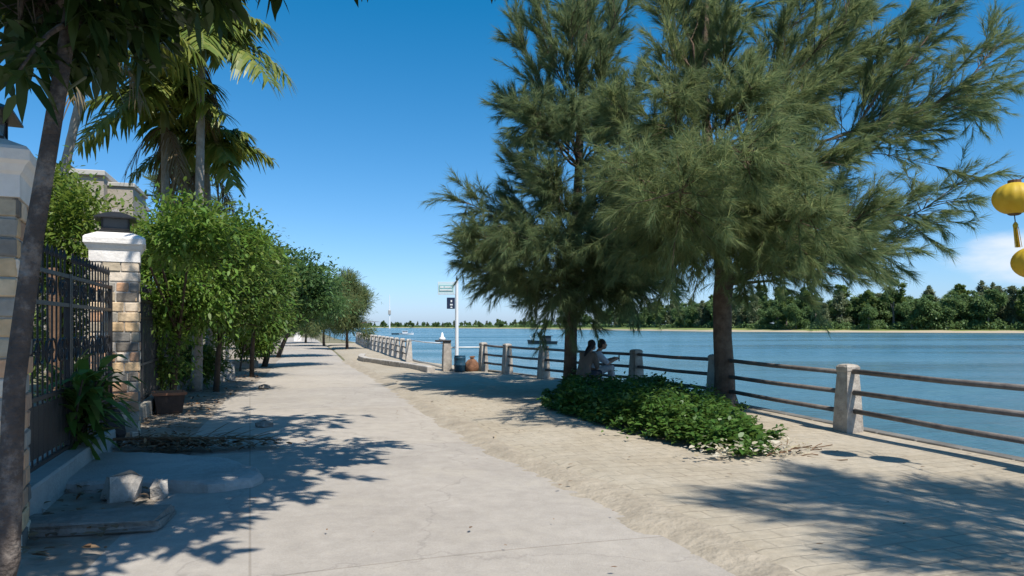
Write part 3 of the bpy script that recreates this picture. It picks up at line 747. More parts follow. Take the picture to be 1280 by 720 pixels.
# ------------------------------------------------------------------ river railing
def post(root, x, y, ang, h=1.0, m='post'):
    mb = MB()
    mb.sqlathe((x, y, 0), [(.135, -.05), (.135, .1), (.118, h * .55), (.098, h - .1), (.105, h - .085), (.108, h - .03), (.085, h), (.045, h + .012)], ang, 1.12)
    return mb.build('post', M[m], root, smooth=False)
def railing(name, label, pts, heights, root_loc, rail_r, rail_m, post_m, h=1.0):
    root = empty(name, root_loc, label, 'railing')
    for i, (x, y) in enumerate(pts):
        a = np.array(pts[max(0, i - 1)]); b = np.array(pts[min(len(pts) - 1, i + 1)]); d = b - a
        post(root, x, y, math.atan2(d[1], d[0]) - math.pi / 2, h, post_m)
    rr_ = np.random.default_rng(9)
    for a, b in zip(pts[:-1], pts[1:]):
        a = np.array(a); b = np.array(b); d = (b - a) / np.linalg.norm(b - a)
        for z in heights:
            z1, z2 = z + rr_.normal(0, .008), z + rr_.normal(0, .008)
            p0 = [*(a + d * .10), z1 + .03]; p1 = [*(b - d * .10), z2 + .03]
            m_ = [(p0[0] + p1[0]) / 2, (p0[1] + p1[1]) / 2, (z1 + z2) / 2 + .018]
            MB().tube([p0, m_, p1], rail_r, 8).build('rail', M[rail_m], root, smooth=True)
    return root
railing('river_railing', 'weathered concrete posts with three dark pipe rails along the near paving', FENCE[0:9], (.30, .58, .87), (4.82, 10.33, 0), .036, 'rail', 'post')
far_pts = [tuple(p) for p in resample(FENCE[10:], 2.1)]
railing('river_railing', 'pale closely spaced post railing along the far bend beyond the gap in the bank', far_pts, (.32, .60, .86), (-4.44, 31, 0), .034, 'rail', 'post_pale', 1.0)
# gate post at the gap with a white fitting and a thin white rail across
g = empty('gap_post', (FENCE[9][0], FENCE[9][1], 0), 'weathered concrete post with a small white top, next to the white sign pole', 'post')
MB().sqlathe((FENCE[9][0], FENCE[9][1], 0), [(.15, -.05), (.14, .5), (.12, 1.0), (.10, 1.03)], .3).build('shaft', M['post'], g)
MB().box((FENCE[9][0] - .12, FENCE[9][1] - .05, 1.06), (.5, .3, .06), .3, .01).build('top_plate', M['iron'], g)
MB().lathe((FENCE[9][0] - .15, FENCE[9][1] - .05, 1.09), [(.12, 0), (.11, .06), (.05, .12), (.04, .22), (.01, .26)], 10).build('finial', M['white_metal'], g, smooth=True)
ga = np.array([*FENCE[9], .97]); gb = np.array([*FENCE[10], .97])
tag(MB().tube([ga + (gb - ga) * .025, (ga + gb) / 2 - [0, 0, .03], gb - (gb - ga) * .02], .024, 8).build('crossbar', M['white_metal'], None, ga, True), 'thin white bar spanning the gap between two railings', 'bar')
ga2 = np.array([*FENCE[8], .84]); gb2 = np.array([*FENCE[9], .84])
tag(MB().tube([ga2 + (gb2 - ga2) * .1, gb2 - (gb2 - ga2) * .12], .024, 8).build('crossbar', M['white_metal'], None, ga2, True), 'short white bar between the sign pole and the railing', 'bar')
# low kerb of the landing by the gap
kb = MB(); run = resample([(-2.65, 23.6), (-3.7, 26.0), (-5.1, 28.6), (-6.2, 30.6), (-6.9, 32.8), (-7.3, 35.2)], 1.1)
for a, b in zip(run[:-1], run[1:]):
    d = b - a; kb.box(((a[0] + b[0]) / 2, (a[1] + b[1]) / 2, .10), (float(np.hypot(*d)) - .015, .28, .26), math.atan2(d[1], d[0]), .02)
tag(kb.build('landing_kerb', M['post_pale'], None, (-5, 28.6, 0)), 'low curved concrete kerb beside the gap in the river railing', 'kerb')

# sign pole
sp = W(571, 466, 24.2); sp[2] = 0.03
s = empty('sign_pole', sp, 'tall white pole carrying a pale sign plate and a small navy one', 'sign')
MB().lathe(sp, [(.12, 0), (.12, .03), (.062, .04), (.062, .3), (.055, 3.0), (.055, 3.05), (.02, 3.07)], 12).build('pole', M['white_metal'], s, smooth=True)
MB().lathe(sp + [0, 0, 3.07], [(.03, 0), (.035, .05), (.02, .1), (.008, .17)], 8).build('finial', M['iron'], s, smooth=True)
c = sp + [-.36, 0, 0]
pl = MB().box(c + [0, 0, 2.80], (.56, .03, .36), 0, .006).build('sign_plate', M['sign_pale'], s)
MB().box(c + [.0, -.021, 2.80], (.48, .008, .21)).build('panel', M['sign_teal'], pl)
for o_, z_ in (((-.14, -.029, 2.84), (.12, .006, .06)), ((.07, -.029, 2.84), (.24, .006, .05)), ((0, -.029, 2.745), (.42, .006, .045))): MB().box(c + list(o_), z_).build('marking', M['sign_mark'], pl)
MB().tube([c + [-.28, 0, 3.0], c + [.32, 0, 3.0]], .014, 6).build('bracket', M['white_metal'], s)
MB().tube([c + [-.28, 0, 2.6], c + [.32, 0, 2.6]], .014, 6).build('bracket', M['white_metal'], s)
c = sp + [-.20, 0, 0]
pb = MB().box(c + [0, 0, 2.30], (.27, .03, .38), 0, .006).build('sign_plate', M['sign_blue'], s)
for o_, z_ in (((.02, -.019, 2.37), (.05, .006, .07)), ((.02, -.019, 2.25), (.09, .006, .05)), ((.02, -.019, 2.16), (.06, .006, .04))): MB().box(c + list(o_), z_).build('marking', M['sign_mark'], pb)

d = sp + [.13, -.36, .03]
dr = empty('drum', d, 'blue plastic drum at the foot of the white sign pole', 'drum')
MB().lathe(d, [(.17, 0), (.19, .02), (.19, .18), (.205, .2), (.205, .23), (.19, .25), (.19, .42), (.2, .44), (.18, .5)], 14).build('body', M['blue_drum'], dr, smooth=True)
MB().lathe(d + [0, 0, .5], [(.19, 0), (.19, .025), (.05, .035)], 14).build('lid', M['blue_drum'], dr)
rg = np.random.default_rng(4)
sk = MB(); sc0 = sp + [.50, -.3, .02]; nn = 18; V = []; pr_s = [(.15, 0), (.20, .05), (.215, .16), (.19, .28), (.13, .37), (.06, .42), (.05, .44), (.09, .50), (.07, .51)]
for r_, z in pr_s:
    for k in range(nn):
        th = 2 * math.pi * k / nn; q = r_ * (1 + .09 * math.sin(3 * th + z * 9) + rg.normal(0, .035)); V.append(sc0 + [q * math.cos(th) * 1.1 + z * .08, q * math.sin(th), z + rg.normal(0, .006)])
sk.add(V, [[i_ * nn + k, i_ * nn + (k + 1) % nn, (i_ + 1) * nn + (k + 1) % nn, (i_ + 1) * nn + k] for i_ in range(len(pr_s) - 1) for k in range(nn)] + [list(range(nn - 1, -1, -1)), [(len(pr_s) - 1) * nn + k for k in range(nn)]])
tag(sk.build('sack', M['sack'], None, sp + [.52, -.3, .03], True), 'brown sack slumped beside the blue drum', 'sack')

# ------------------------------------------------------------------ green bed between the casuarinas
rng = np.random.default_rng(11)
bed = np.array([(.80, 13.6), (.72, 12.5), (1.3, 10.5), (1.85, 9.2), (2.4, 8.4), (2.9, 8.2), (3.15, 8.6), (3.5, 10.3), (3.8, 12.4), (3.3, 14.2), (1.9, 16.0), (.9, 15.8)])
def inside(P, poly):
    x, y = P[:, 0], P[:, 1]; r_ = np.zeros(len(P), bool); n = len(poly)
    for i in range(n):
        a, b = poly[i], poly[(i + 1) % n]
        c_ = ((a[1] > y) != (b[1] > y)) & (x < (b[0] - a[0]) * (y - a[1]) / (b[1] - a[1] + 1e-12) + a[0]); r_ ^= c_
    return r_
def bed_dist(P):
    dmin = np.full(len(P), 9.0)
    for i in range(len(bed)):
        a, b = bed[i], bed[(i + 1) % len(bed)]; ab = b - a
        t = np.clip(((P - a) @ ab) / (ab @ ab), 0, 1); dmin = np.minimum(dmin, np.linalg.norm(P - a - t[:, None] * ab, axis=1))
    return dmin
Q = np.stack([rng.uniform(.0, 4.1, 26000), rng.uniform(7.8, 16.2, 26000)], 1)
fr_ = .16 * np.sin(Q[:, 0] * 7.3 + Q[:, 1] * 3.1) + .10 * np.sin(Q[:, 1] * 11.7 - Q[:, 0] * 5.2); Q = Q[inside(Q + np.stack([fr_, fr_ * .7], 1), bed + 0)]
ds = bed_dist(Q); hmax = .42 * np.clip(ds / .35, .12, 1) * (.70 + .30 * np.sin(Q[:, 0] * 3.1 + Q[:, 1] * 1.7) * np.sin(Q[:, 1] * 2.3) + .28 * np.sin(Q[:, 0] * 8.7 - Q[:, 1] * 4.1) * np.sin(Q[:, 1] * 7.9 + Q[:, 0] * 2.2) + rng.normal(0, .13, len(Q)) + (rng.random(len(Q)) < .05) * .3)
kp = hmax > .035 + .05 * rng.random(len(Q)); Q = Q[kp]; hmax = hmax[kp]
per = 5; P = []; D = []
for q in range(per):
    P.append(np.c_[Q + rng.normal(0, .035, Q.shape), .05 + np.clip(hmax, .03, .6) * (1 - .6 * rng.random(len(Q)) ** 2)])
    D.append(nrm(np.c_[rng.normal(0, 1, Q.shape), rng.uniform(-.1, .9, len(Q))]))
P = np.concatenate(P); D = np.concatenate(D); Ls = rng.uniform(.04, .13, len(P)) * (.8 + .5 * rng.random(len(P)) ** 3)
Vl, Fl = leaf_mesh(P, D, Ls, Ls * .5, rng, droop=.25)
# runners that leave the mass along its sunny edge
tag(link_mesh('ground_cover', Vl, Fl, M['cover']), kind='stuff')
gc = bpy.data.objects['ground_cover']; gc['label'] = 'low mass of leafy green ground cover filling the bed between the casuarinas'; gc['category'] = 'ground cover'
n = 300
th = rng.random(n); Q = np.stack([2.2 + 1.25 * th + rng.normal(0, .16, n), 8.15 + .35 * th + rng.normal(0, .16, n)], 1)
cl_ = np.sin(Q[:, 0] * 9) * np.sin(Q[:, 1] * 11) > -.1; Q = Q[cl_]; n = len(Q)
P = np.c_[Q, rng.uniform(.06, .24, n)]; D = nrm(np.c_[rng.normal(0, 1, (n, 2)), rng.uniform(-.3, .7, n)]); Ls = rng.uniform(.04, .10, n)
Vl, Fl = leaf_mesh(P, D, Ls, Ls * .6, rng)
o = tag(link_mesh('dry_leaves', Vl, Fl, M['pale_leaf']), 'pale dry leaves and cuttings at the sunny tip of the green bed', 'leaves', kind='stuff')
# bare twigs sticking out at the tip
tw = MB()
for k in range(16):
    a = np.array([rng.uniform(2.9, 3.6), rng.uniform(8.2, 8.8), .06]); e = a + [rng.uniform(.05, .35), rng.normal(0, .15), rng.uniform(0, .12)]
    tw.tube(bez(a, e, rng.normal(0, .03, 3), 4), .006, 4)
tag(tw.build('fallen_twigs', M['wood']), 'thin bare twigs lying at the sunny tip of the green bed', 'twigs', kind='stuff')

# low concrete ledge the two people sit on
LED = np.array([1.80, 16.55, 0]); LA = math.atan2(.35, .93)
ld = empty('ledge', (LED[0], LED[1], .04), 'low concrete ledge under the two seated people beside the tree', 'bench')
MB().box((LED[0], LED[1], .36), (.42, 1.7, .07), LA, .012).build('slab', M['conc'], ld)
for s_ in (-.6, .6):
    MB().box((LED[0] - s_ * math.sin(LA), LED[1] + s_ * math.cos(LA), .185), (.32, .16, .28), LA, .01).build('support', M['conc'], ld)

# ------------------------------------------------------------------ people
def cap_tube(mb, pts, rad, n=14):
    """limb: smooth tapered tube with rounded joints"""
    pts = [np.asarray(p, float) for p in pts]
    mb.tube(pts, [r_ if np.isscalar(r_) else r_[0] for r_ in rad], n)
    for p, r_ in zip(pts, rad): mb.ellipsoid(p, (r_, r_, r_), 12, 8)
def fuse(name, mb, voxel, m, parent, smooth_it=6):
    """fuse overlapping volumes into one continuous skin"""
    me = bpy.data.meshes.new(name); me.from_pydata(mb.v, [], mb.f); me.update()
    ob = bpy.data.objects.new(name, me); COL.objects.link(ob)
    rm = ob.modifiers.new('remesh', 'REMESH'); rm.mode = 'VOXEL'; rm.voxel_size = voxel
    sm = ob.modifiers.new('smooth', 'SMOOTH'); sm.factor = .5; sm.iterations = smooth_it
    dg = bpy.context.evaluated_depsgraph_get(); dg.update()
    nm = bpy.data.meshes.new_from_object(ob.evaluated_get(dg))
    bpy.data.objects.remove(ob); nm.materials.clear(); nm.materials.append(m)
    nm.polygons.foreach_set('use_smooth', [True] * len(nm.polygons))
    o = bpy.data.objects.new(name, nm); COL.objects.link(o); o.parent = parent
    return o
def torso(mb, secs, n=16):
    """secs: (centre, half depth x, half width y)"""
    V = []; m_ = len(secs)
    for c_, dx, wy in secs:
        for k in range(n):
            th = 2 * math.pi * k / n; cx_, sy_ = math.cos(th), math.sin(th)
            V.append((c_[0] + dx * cx_, c_[1] + wy * math.copysign(abs(sy_) ** .85, sy_), c_[2]))
    Fs = [[i * n + k, i * n + (k + 1) % n, (i + 1) * n + (k + 1) % n, (i + 1) * n + k] for i in range(m_ - 1) for k in range(n)]
    mb.add(V, Fs + [list(range(n - 1, -1, -1)), [(m_ - 1) * n + k for k in range(n)]])

def seated(label, loc, face, lean, arms, hair_long, shirt_m, pants_m, S=.40, knee_up=0.0, nod=0.0):
    """local frame: x to the sitter's front, y to the sitter's left, z up, origin on the ground under the hips"""
    root = empty('person', loc, label, 'person'); root.rotation_euler = (0, 0, face)
    A = lambda x, y, z: np.array([x, y, S + z], float)
    hip = A(0, 0, .10); belly = A(lean * .10, 0, .24); chest = A(lean * .32, 0, .40); shl = A(lean * .50, 0, .52); neck = A(lean * .62 + .02, 0, .60); head = A(lean * .72 + .05 + nod * .05, 0, .735 - nod * .03)
    b = MB()
    def trunk_secs(g): return [(A(-.02, 0, -.0), .11 + g, .165 + g), (hip, .125 + g, .175 + g), (belly, .105 + g, .145 + g), (chest, .115 + g, .165 + g), (shl, .085 + g, .175 + g), (shl + [.01, 0, .045], .06 + g * .6, .11 + g)]
    torso(b, trunk_secs(0)); cap_tube(b, [shl, neck, head - [.01, 0, .05]], [.062, .054, .054])
    b.ellipsoid(head + [-.005, 0, .02], (.095, .075, .105), 16, 12); b.ellipsoid(head + [.035, 0, -.045], (.062, .055, .065), 14, 10)
    b.ellipsoid(head + [.098, 0, -.012], (.020, .013, .022), 8, 6); b.ellipsoid(head + [.085, 0, -.058], (.014, .024, .010), 8, 6)
    for sg in (1, -1): b.ellipsoid(head + [-.005, sg * .076, -.005], (.020, .010, .030), 8, 6)
    sl = []
    for sg, (el_, wr_) in zip((1, -1), arms):
        sh = shl + [0, sg * .165, -.01]; el_ = np.asarray(el_, float); wr_ = np.asarray(wr_, float); d_ = nrm(wr_ - el_); sl.append((sh, el_, wr_))
        cap_tube(b, [sh, sh * .5 + el_ * .5, el_, el_ * .5 + wr_ * .5, wr_], [.056, .048, .042, .038, .028])
        side = nrm(np.cross(d_, [0, 0, 1.0])); pm = wr_ + d_ * .055
        cap_tube(b, [wr_, pm], [.026, .030]); b.ellipsoid(pm, (.045, .045, .024), 10, 7)
        for off, l_ in ((-.033, .060), (-.011, .078), (.011, .074), (.033, .056)):
            k0 = wr_ + d_ * .085 + side * off
            cap_tube(b, [pm + side * off * .8, k0, k0 + d_ * l_ * .55 - [0, 0, .006], k0 + d_ * l_ * .85 - [0, 0, .028]], [.011, .0105, .0095, .0085], 8)
        cap_tube(b, [wr_ + d_ * .03 + side * sg * .030, wr_ + d_ * .07 + side * sg * .052, wr_ + d_ * .105 + side * sg * .050], [.013, .011, .0095], 8)
    lg = []
    for sg in (1, -1):
        h_ = A(.0, sg * .09, .07); kn = A(.44, sg * .11, .09 + knee_up); an = np.array([.46 + knee_up * .5, sg * .11, .09]); lg.append((h_, kn, an))
        cap_tube(b, [h_, h_ * .5 + kn * .5, kn, kn * .6 + an * .4, an], [.088, .076, .060, .056, .038]); cap_tube(b, [an, an + [.08, 0, -.045], an + [.17, 0, -.055]], [.036, .034, .026])
    fuse('body', b, .0075, M['skin'], root, 4)
    h = MB(); h.ellipsoid(head + [-.022, 0, .035], (.100, .088, .105), 16, 12); h.ellipsoid(head + [-.055, 0, -.02], (.068, .078, .085), 14, 10)
    if hair_long:
        cap_tube(h, [head + [-.075, 0, -.03], neck + [-.085, 0, .0], shl + [-.105, 0, -.03]], [.068, .055, .035]); h.ellipsoid(head + [-.10, 0, .075], (.045, .045, .042), 10, 8)
    fuse('hair', h, .011, M['hair'], root, 5)
    g = .016; t_ = MB(); torso(t_, trunk_secs(g))
    for sh, e1, w1 in sl: cap_tube(t_, [sh, sh * .5 + e1 * .5, e1 * .9 + sh * .1], [.072, .064, .058])
    fuse('shirt', t_, .012, M[shirt_m], root, 5)
    p_ = MB(); torso(p_, [(A(-.02, 0, -.005), .125, .18), (A(0, 0, .10), .14, .19), (A(.0, 0, .14), .12, .17)])
    for h_, k_, a_ in lg: cap_tube(p_, [h_, h_ * .5 + k_ * .5, k_, k_ * .5 + a_ * .5, k_ * .12 + a_ * .88], [.104, .092, .076, .064, .054])
    fuse('trousers', p_, .012, M[pants_m], root, 4)
    for h_, k_, a_ in lg:
        q = MB(); cap_tube(q, [a_ + [-.03, 0, -.045], a_ + [.07, 0, -.05], a_ + [.175, 0, -.055]], [.043, .042, .034]); fuse('shoe', q, .009, M['shoe'], root, 3)
    return root
seated('person in a brown shirt, back turned, sitting beside the dark tree trunk', (1.60, 16.12, .0), LA + .45, .34,
       [((.24, .21, .62), (.42, .08, .58)), ((.24, -.21, .62), (.42, -.04, .58))], True, 'shirt_brown', 'jeans', .40, 0, .6)
A2 = LA - .25
seated('person in a pale blue shirt and light patterned trousers, reaching forward with a phone', (1.86, 16.76, .0), A2, .26,
       [((.32, .20, .72), (.50, .05, .80)), ((.33, -.20, .70), (.53, -.05, .77))], False, 'shirt_white', 'pale_pants', .40, .10, .3)
hp = np.array([1.86 + .645 * math.cos(A2), 16.76 + .645 * math.sin(A2), .815])
tag(MB().box(hp, (.016, .078, .155), A2, .004).build('phone', M['phone'], None, hp), 'dark phone held up in the hands of the person in pale blue', 'phone')

# ------------------------------------------------------------------ gate pillars, gate, garden fence
WD = nrm(WALL1 - WALL0); WROT = math.atan2(-WD[0], WD[1])
def pillar(label, x, y, seed, h=2.42):
    rng = np.random.default_rng(seed); root = empty('gate_pillar', (x, y, 0), label, 'pillar'); WROT = R(26.5)
    w = .58; ca, sa = math.cos(WROT), math.sin(WROT)
    def T(u, v): return x + u * ca - v * sa, y + u * sa + v * ca
    core = MB().box((x, y, h / 2 - .05), (w - .035, w - .035, h + .1), WROT); core.build('mortar_core', M['mortar'], root)
    mb = MB(); ch = .134; z = .0; row = 0
    while z + ch < h + .02:
        for side in range(4):
            u = -w / 2; first = True
            while u < w / 2 - .03:
                l = rng.choice([.16, .22, .26, .3]) if not (first and row % 2) else .14
                first = False
                if u + l > w / 2 - .09: l = w / 2 - u
                cu = u + l / 2; out_ = w / 2 - .02 + rng.normal(0, .006)
                pu, pv = [(cu, -out_), (out_, cu), (-cu, out_), (-out_, -cu)][side]
                cx_, cy_ = T(pu, pv)
                mb.box((cx_, cy_, z + ch / 2), (l - .014, .045, ch - .014), WROT + side * math.pi / 2, .010, 1, .0025, rng)
                u += l
        z += ch; row += 1
    mb.build('brick_shaft', M['brick'], root)
    b = w / 2
    MB().sqlathe((x, y, z), [(b + .005, 0), (b + .012, .0), (b + .012, .15), (b + .03, .17), (b + .05, .215), (b + .075, .24), (b + .075, .31), (b + .055, .335), (.0 + b - .08, .40)], WROT).build('cap', M['white_paint'], root)
    zt = z + .40
    lam = MB().sqlathe((x, y, zt), [(.20, -.01), (.20, .02), (.17, .03), (.17, .06)], WROT).build('lantern', M['black'], root)
    MB().sqlathe((x, y, zt + .06), [(.15, 0), (.16, .13)], WROT).build('glass', M['smoke_glass'], lam)
    fr = MB()
    for su in (-1, 1):
        for sv in (-1, 1):
            px_, py_ = T(su * .158, sv * .158); fr.box((px_, py_, zt + .125), (.02, .02, .14), WROT)
    fr.build('frame', M['black'], lam)
    MB().sqlathe((x, y, zt + .19), [(.25, 0), (.25, .015), (.14, .075), (.05, .11), (.03, .15)], WROT).build('lantern_roof', M['black'], lam)
    return root
pillar('mixed stone brick pillar with white cap, sunlit, at the far side of the iron gate', WALL1[0], WALL1[1], 1)
WALL0n = (WALL0[0] + .03, WALL0[1] - .06)
pillar('near brick pillar with white cap and black lantern, cut by the picture edge behind the leaning trunk', WALL0n[0], WALL0n[1], 2)

GS = empty('gate_sill', (*(WALL0 * .5 + WALL1 * .5), 0), 'low sunlit concrete sill under the black iron gate', 'sill')
c = (WALL0 + WALL1) / 2; ln = np.linalg.norm(WALL1 - WALL0)
MB().box((c[0], c[1], .10), (.34, ln - .62, .36), WROT, .02).build('sill', M['conc'], GS)

def gate_leaf(root, A, B, z0, h, scroll=True):
    A = np.array(A); B = np.array(B); l = np.linalg.norm(B - A); d = (B - A) / l; ang = math.atan2(d[1], d[0])
    def P(u, z): return np.array([A[0] + d[0] * u, A[1] + d[1] * u, z])
    fr = MB()
    for u in (.02, l - .02): fr.box(P(u, z0 + h / 2), (.045, .045, h), ang)
    for z in (z0 + .03, z0 + .62, z0 + h * .82, z0 + h - .03): fr.box(P(l / 2, z), (l - .085, .038, .038), ang)
    fr.build('frame', M['iron'], root)
    br = MB(); n = max(4, int(l / .15))
    for i in range(1, n):
        u = l * i / n; br.tube([P(u, z0 + .05), P(u, z0 + h + (.14 if scroll else .0))], .009, 6)
        br.lathe(P(u, z0 + h + .14), [(.018, -.01), (.022, .02), (.004, .09)], 6)
    br.build('bars', M['iron'], root)
    if scroll:
        k = max(2, int(l / .42))
        for i in range(k):
            for zc, rad in ((z0 + h * .90, .11), (z0 + h * .56, .16)):
                uc = l * (i + .5) / k
                for sg in (-1, 1):
                    sc_ = MB()
                    th = np.linspace(0, 2.6 * math.pi, 26); r_ = rad * (1 - th / (3.1 * math.pi))
                    pts = [P(uc + sg * (rad * .55 - r_[j] * math.cos(th[j]) * .9), zc + sg * 0 + r_[j] * math.sin(th[j])) for j in range(26)]
                    sc_.tube(pts, .011, 5); sc_.build('scroll', M['iron'], root)
        MB().box(P(l / 2, z0 + .33), (l - .12, .012, .46), ang).build('kick_panel', M['iron'], root)
u0 = WALL0 + WD * .36; u1 = WALL1 - WD * .36; um = (u0 + u1) / 2
GT = empty('iron_gate', (*um, .28), 'black wrought iron double gate with scrollwork between two brick pillars', 'gate')
for a, b in ((u0, um - WD * .01), (um + WD * .01, u1)):
    lf = bpy.data.objects.new('gate_leaf', None); lf.empty_display_size = .2; COL.objects.link(lf); lf.parent = GT
    gate_leaf(lf, a, b, .29, 1.8)
# garden fence beyond the pillar
f0 = WALL1 + WD * .36; fpts = [f0 + WD * 1.9 * i for i in range(5)]
GF = empty('iron_fence', (*f0, 0), 'black iron bar fence running back from the sunlit pillar into the hedge', 'fence')
for a, b in zip(fpts[:-1], fpts[1:]):
    pn = bpy.data.objects.new('fence_panel', None); pn.empty_display_size = .2; COL.objects.link(pn); pn.parent = GF
    gate_leaf(pn, a, b, .30, 1.7, False)
MB().box((*(fpts[0] * .5 + fpts[-1] * .5), .10), (.22, float(np.linalg.norm(fpts[-1] - fpts[0])), .36), WROT, .015).build('base_wall', M['wall_grey'], GF)

# entrance ramp slab with broken front edge
rs = MB(); poly = [(-5.3, 6.62), (-3.9, 6.62), (-3.35, 6.70), (-2.75, 6.62), (-2.45, 6.78), (-2.42, 7.05), (-2.62, 7.4), (-3.0, 7.8), (-3.7, 8.15), (-4.6, 8.3), (-5.2, 8.2)]
rgp = np.random.default_rng(6); pp_ = resample(poly + [poly[0]], .14)[:-1]; pp_ = pp_ + rgp.normal(0, .014, pp_.shape); cen = pp_.mean(0); npp = len(pp_)
rings_ = [(0.0, -.02), (.0, .05), (.012, .085), (.045, .112), (.14, .124)]
Vr = []
for ins, z in rings_:
    dv = cen - pp_; dl = np.linalg.norm(dv, axis=1, keepdims=True); q = pp_ + dv / dl * ins
    Vr += [(x, y, z + (rgp.normal(0, .006) if 0 < z < .12 else 0)) for x, y in q]
rs.add(Vr, [[a * npp + k, a * npp + (k + 1) % npp, (a + 1) * npp + (k + 1) % npp, (a + 1) * npp + k] for a in range(4) for k in range(npp)] + [[4 * npp + k for k in range(npp)]])
tag(rs.build('ramp', M['conc'], None, (-4, 7.4, 0)), 'grey concrete entrance ramp slab shaded in front of the gate', 'ramp')
rg = np.random.default_rng(8)
b1_ = G(147, 630); tag(MB().box((-3.46, 6.40, .11), (.27, .22, .24), .55, .03, .82, .022, rg).build('concrete_block', M['post_pale'], None, (-3.46, 6.4, 0)), 'larger pale broken concrete block at the front of the ramp', 'block')
tag(MB().box((-3.17, 6.47, .085), (.17, .15, .15), .2, .03, .8, .02, rg).build('concrete_block', M['post_pale'], None, (-3.17, 6.47, 0)), 'smaller pale concrete block beside the larger one at the ramp', 'block')
# stone gutter slabs lower left
for i, (x, y, w_, l_, a_, lab) in enumerate([(-3.25, 5.55, 1.15, .55, .2, 'wide flat stone slab bridging the gutter below the ramp')]):
    tag(MB().box((x, y, .045), (w_, l_, .08), a_, .02, .95, .014, rg).build('stone_slab', M['stone'], None, (x, y, 0)), lab, 'slab')
tag(MB().ellipsoid((-5.02, 9.05, .26), (.17, .15, .25), 9, 7, rg, .09).build('rock', M['dark_stone'], None, (-5.02, 9.05, 0)), 'dark upright rock at the foot of the sunlit pillar', 'rock')
for (x, y, w_, l_, h_, lab) in [(-8.35, 20.3, 1.0, .8, .48, 'grey concrete block at the road edge by the hedge shade'), (-10.4, 27.2, 1.5, 1.2, .26, 'low pale concrete step at a gateway further up the road')]:
    tag(MB().box((x, y, h_ / 2), (w_, l_, h_), WROT + .1, .03, .95, .012, rg).build('concrete_step', M['conc'], None, (x, y, 0)), lab, 'step')
for (x, y, r_, lab) in [(-6.05, 17.6, .16, 'small grey rubble stone on the road edge'), (-3.75, 10.9, .14, 'small pale stone where shadow meets road')]:
    tag(MB().ellipsoid((x, y, .05), (r_, r_ * .8, r_ * .55), 9, 6, rg, .1).build('stone', M['stone'], None, (x, y, 0)), lab, 'stone')

# planter
pt = np.array([-6.05, 12.7, .03])
pr_ = empty('planter', pt, 'square dark planter with orange rim under the hedge', 'planter')
MB().sqlathe(pt, [(.20, 0), (.24, .30), (.24, .32)], .5).build('box', M['brown_box'], pr_)
MB().sqlathe(pt, [(.24, .32), (.27, .325), (.27, .37), (.235, .375), (.21, .34)], .5).build('rim', M['terracotta'], pr_)

def long_leaf_plant(name, label, base, n, h, ll, mat_l, seed, stems=5, w=.12):
    rng = np.random.default_rng(seed); b = np.array(base, float); root = empty(name, b, label, 'plant')
    st = MB(); P, D = [], []
    for s_ in range(stems):
        e = b + [rng.normal(0, h * .22), rng.normal(0, h * .22), h * rng.uniform(.6, 1)]
        C = bez(b, e, rng.normal(0, .05, 3), 6); st.tube(C, .012, 5)
        for k in range(n // stems):
            A, d_ = path_pt(C, .25 + .75 * rng.random()); P.append(A); D.append(nrm(rng.normal(0, 1, 3) * [1, 1, .35] + d_ * .4))
    P = np.array(P); D = np.array(D); V = []; Fs = []
    for p, d_ in zip(P, D):
        s_ = nrm(np.cross(d_, [0, 0, 1.0])); l = ll * rng.uniform(.6, 1.2); b0 = len(V)
        for t, ww in ((0, .15), (.3, 1), (.65, .8), (1, .02)):
            c_ = p + d_ * l * t + np.array([0, 0, .18 * l * math.sin(t * 2) - .45 * l * t * t])
            V += [c_ - s_ * w * l * ww, c_ + s_ * w * l * ww]
        for t in range(3): Fs.append([b0 + 2 * t, b0 + 2 * t + 1, b0 + 2 * t + 3, b0 + 2 * t + 2])
    st.build('stem', M['bark_dark'], root); link_mesh('leaves', V, Fs, mat_l, root); return root
long_leaf_plant('garden_plant', 'leafy plant with long dark pointed leaves leaning in front of the gate', (-4.72, 7.72, .08), 260, 1.05, .52, M['mid'], 3, 11, .10)

# dry frond and litter on the ground
def frond_geo(P0, d0, ln, droop, n_leaf, ll, rng, side_ang=.9, hang=.35, w=.035):
    """pinnate frond: returns rachis path and leaflet strips"""
    d0 = nrm(d0); t = np.linspace(0, 1, 12)
    C = np.array([P0 + d0 * ln * s_ + np.array([0, 0, -droop * ln * s_ ** 2.1]) for s_ in t])
    V, Fs = [], []
    for i in range(n_leaf):
        s_ = .12 + .86 * i / n_leaf; A, tg = path_pt(C, s_); side = nrm(np.cross(tg, [0, 0, 1.0])); up = np.cross(side, tg)
        for sg in (-1, 1):
            l = ll * (math.sin(math.pi * (.12 + .8 * s_)) ** .6) * rng.uniform(.7, 1.15)
            dd = nrm(side * sg * math.sin(side_ang) + tg * math.cos(side_ang) + up * rng.uniform(-.25, .5) + rng.normal(0, .10, 3))
            wv = nrm(np.cross(dd, up)) * w * .5; b0 = len(V)
            for q, ww in ((0, .5), (.4, 1.0), (.75, .8), (1, .05)):
                c_ = A + dd * l * q + np.array([0, 0, -hang * l * q * q]); V += [c_ - wv * ww, c_ + wv * ww]
            for q in range(3): Fs.append([b0 + 2 * q, b0 + 2 * q + 1, b0 + 2 * q + 3, b0 + 2 * q + 2])
    return C, V, Fs
rng = np.random.default_rng(14)
fr = empty('dry_frond', (-4.3, 8.9, .1), 'dry brown palm frond lying across the ground below the pillar', 'frond')
C, V, Fs = frond_geo(np.array([-5.0, 8.75, .17]), np.array([1, .12, .03]), 2.1, .05, 34, .42, rng, .55, .12, .03)
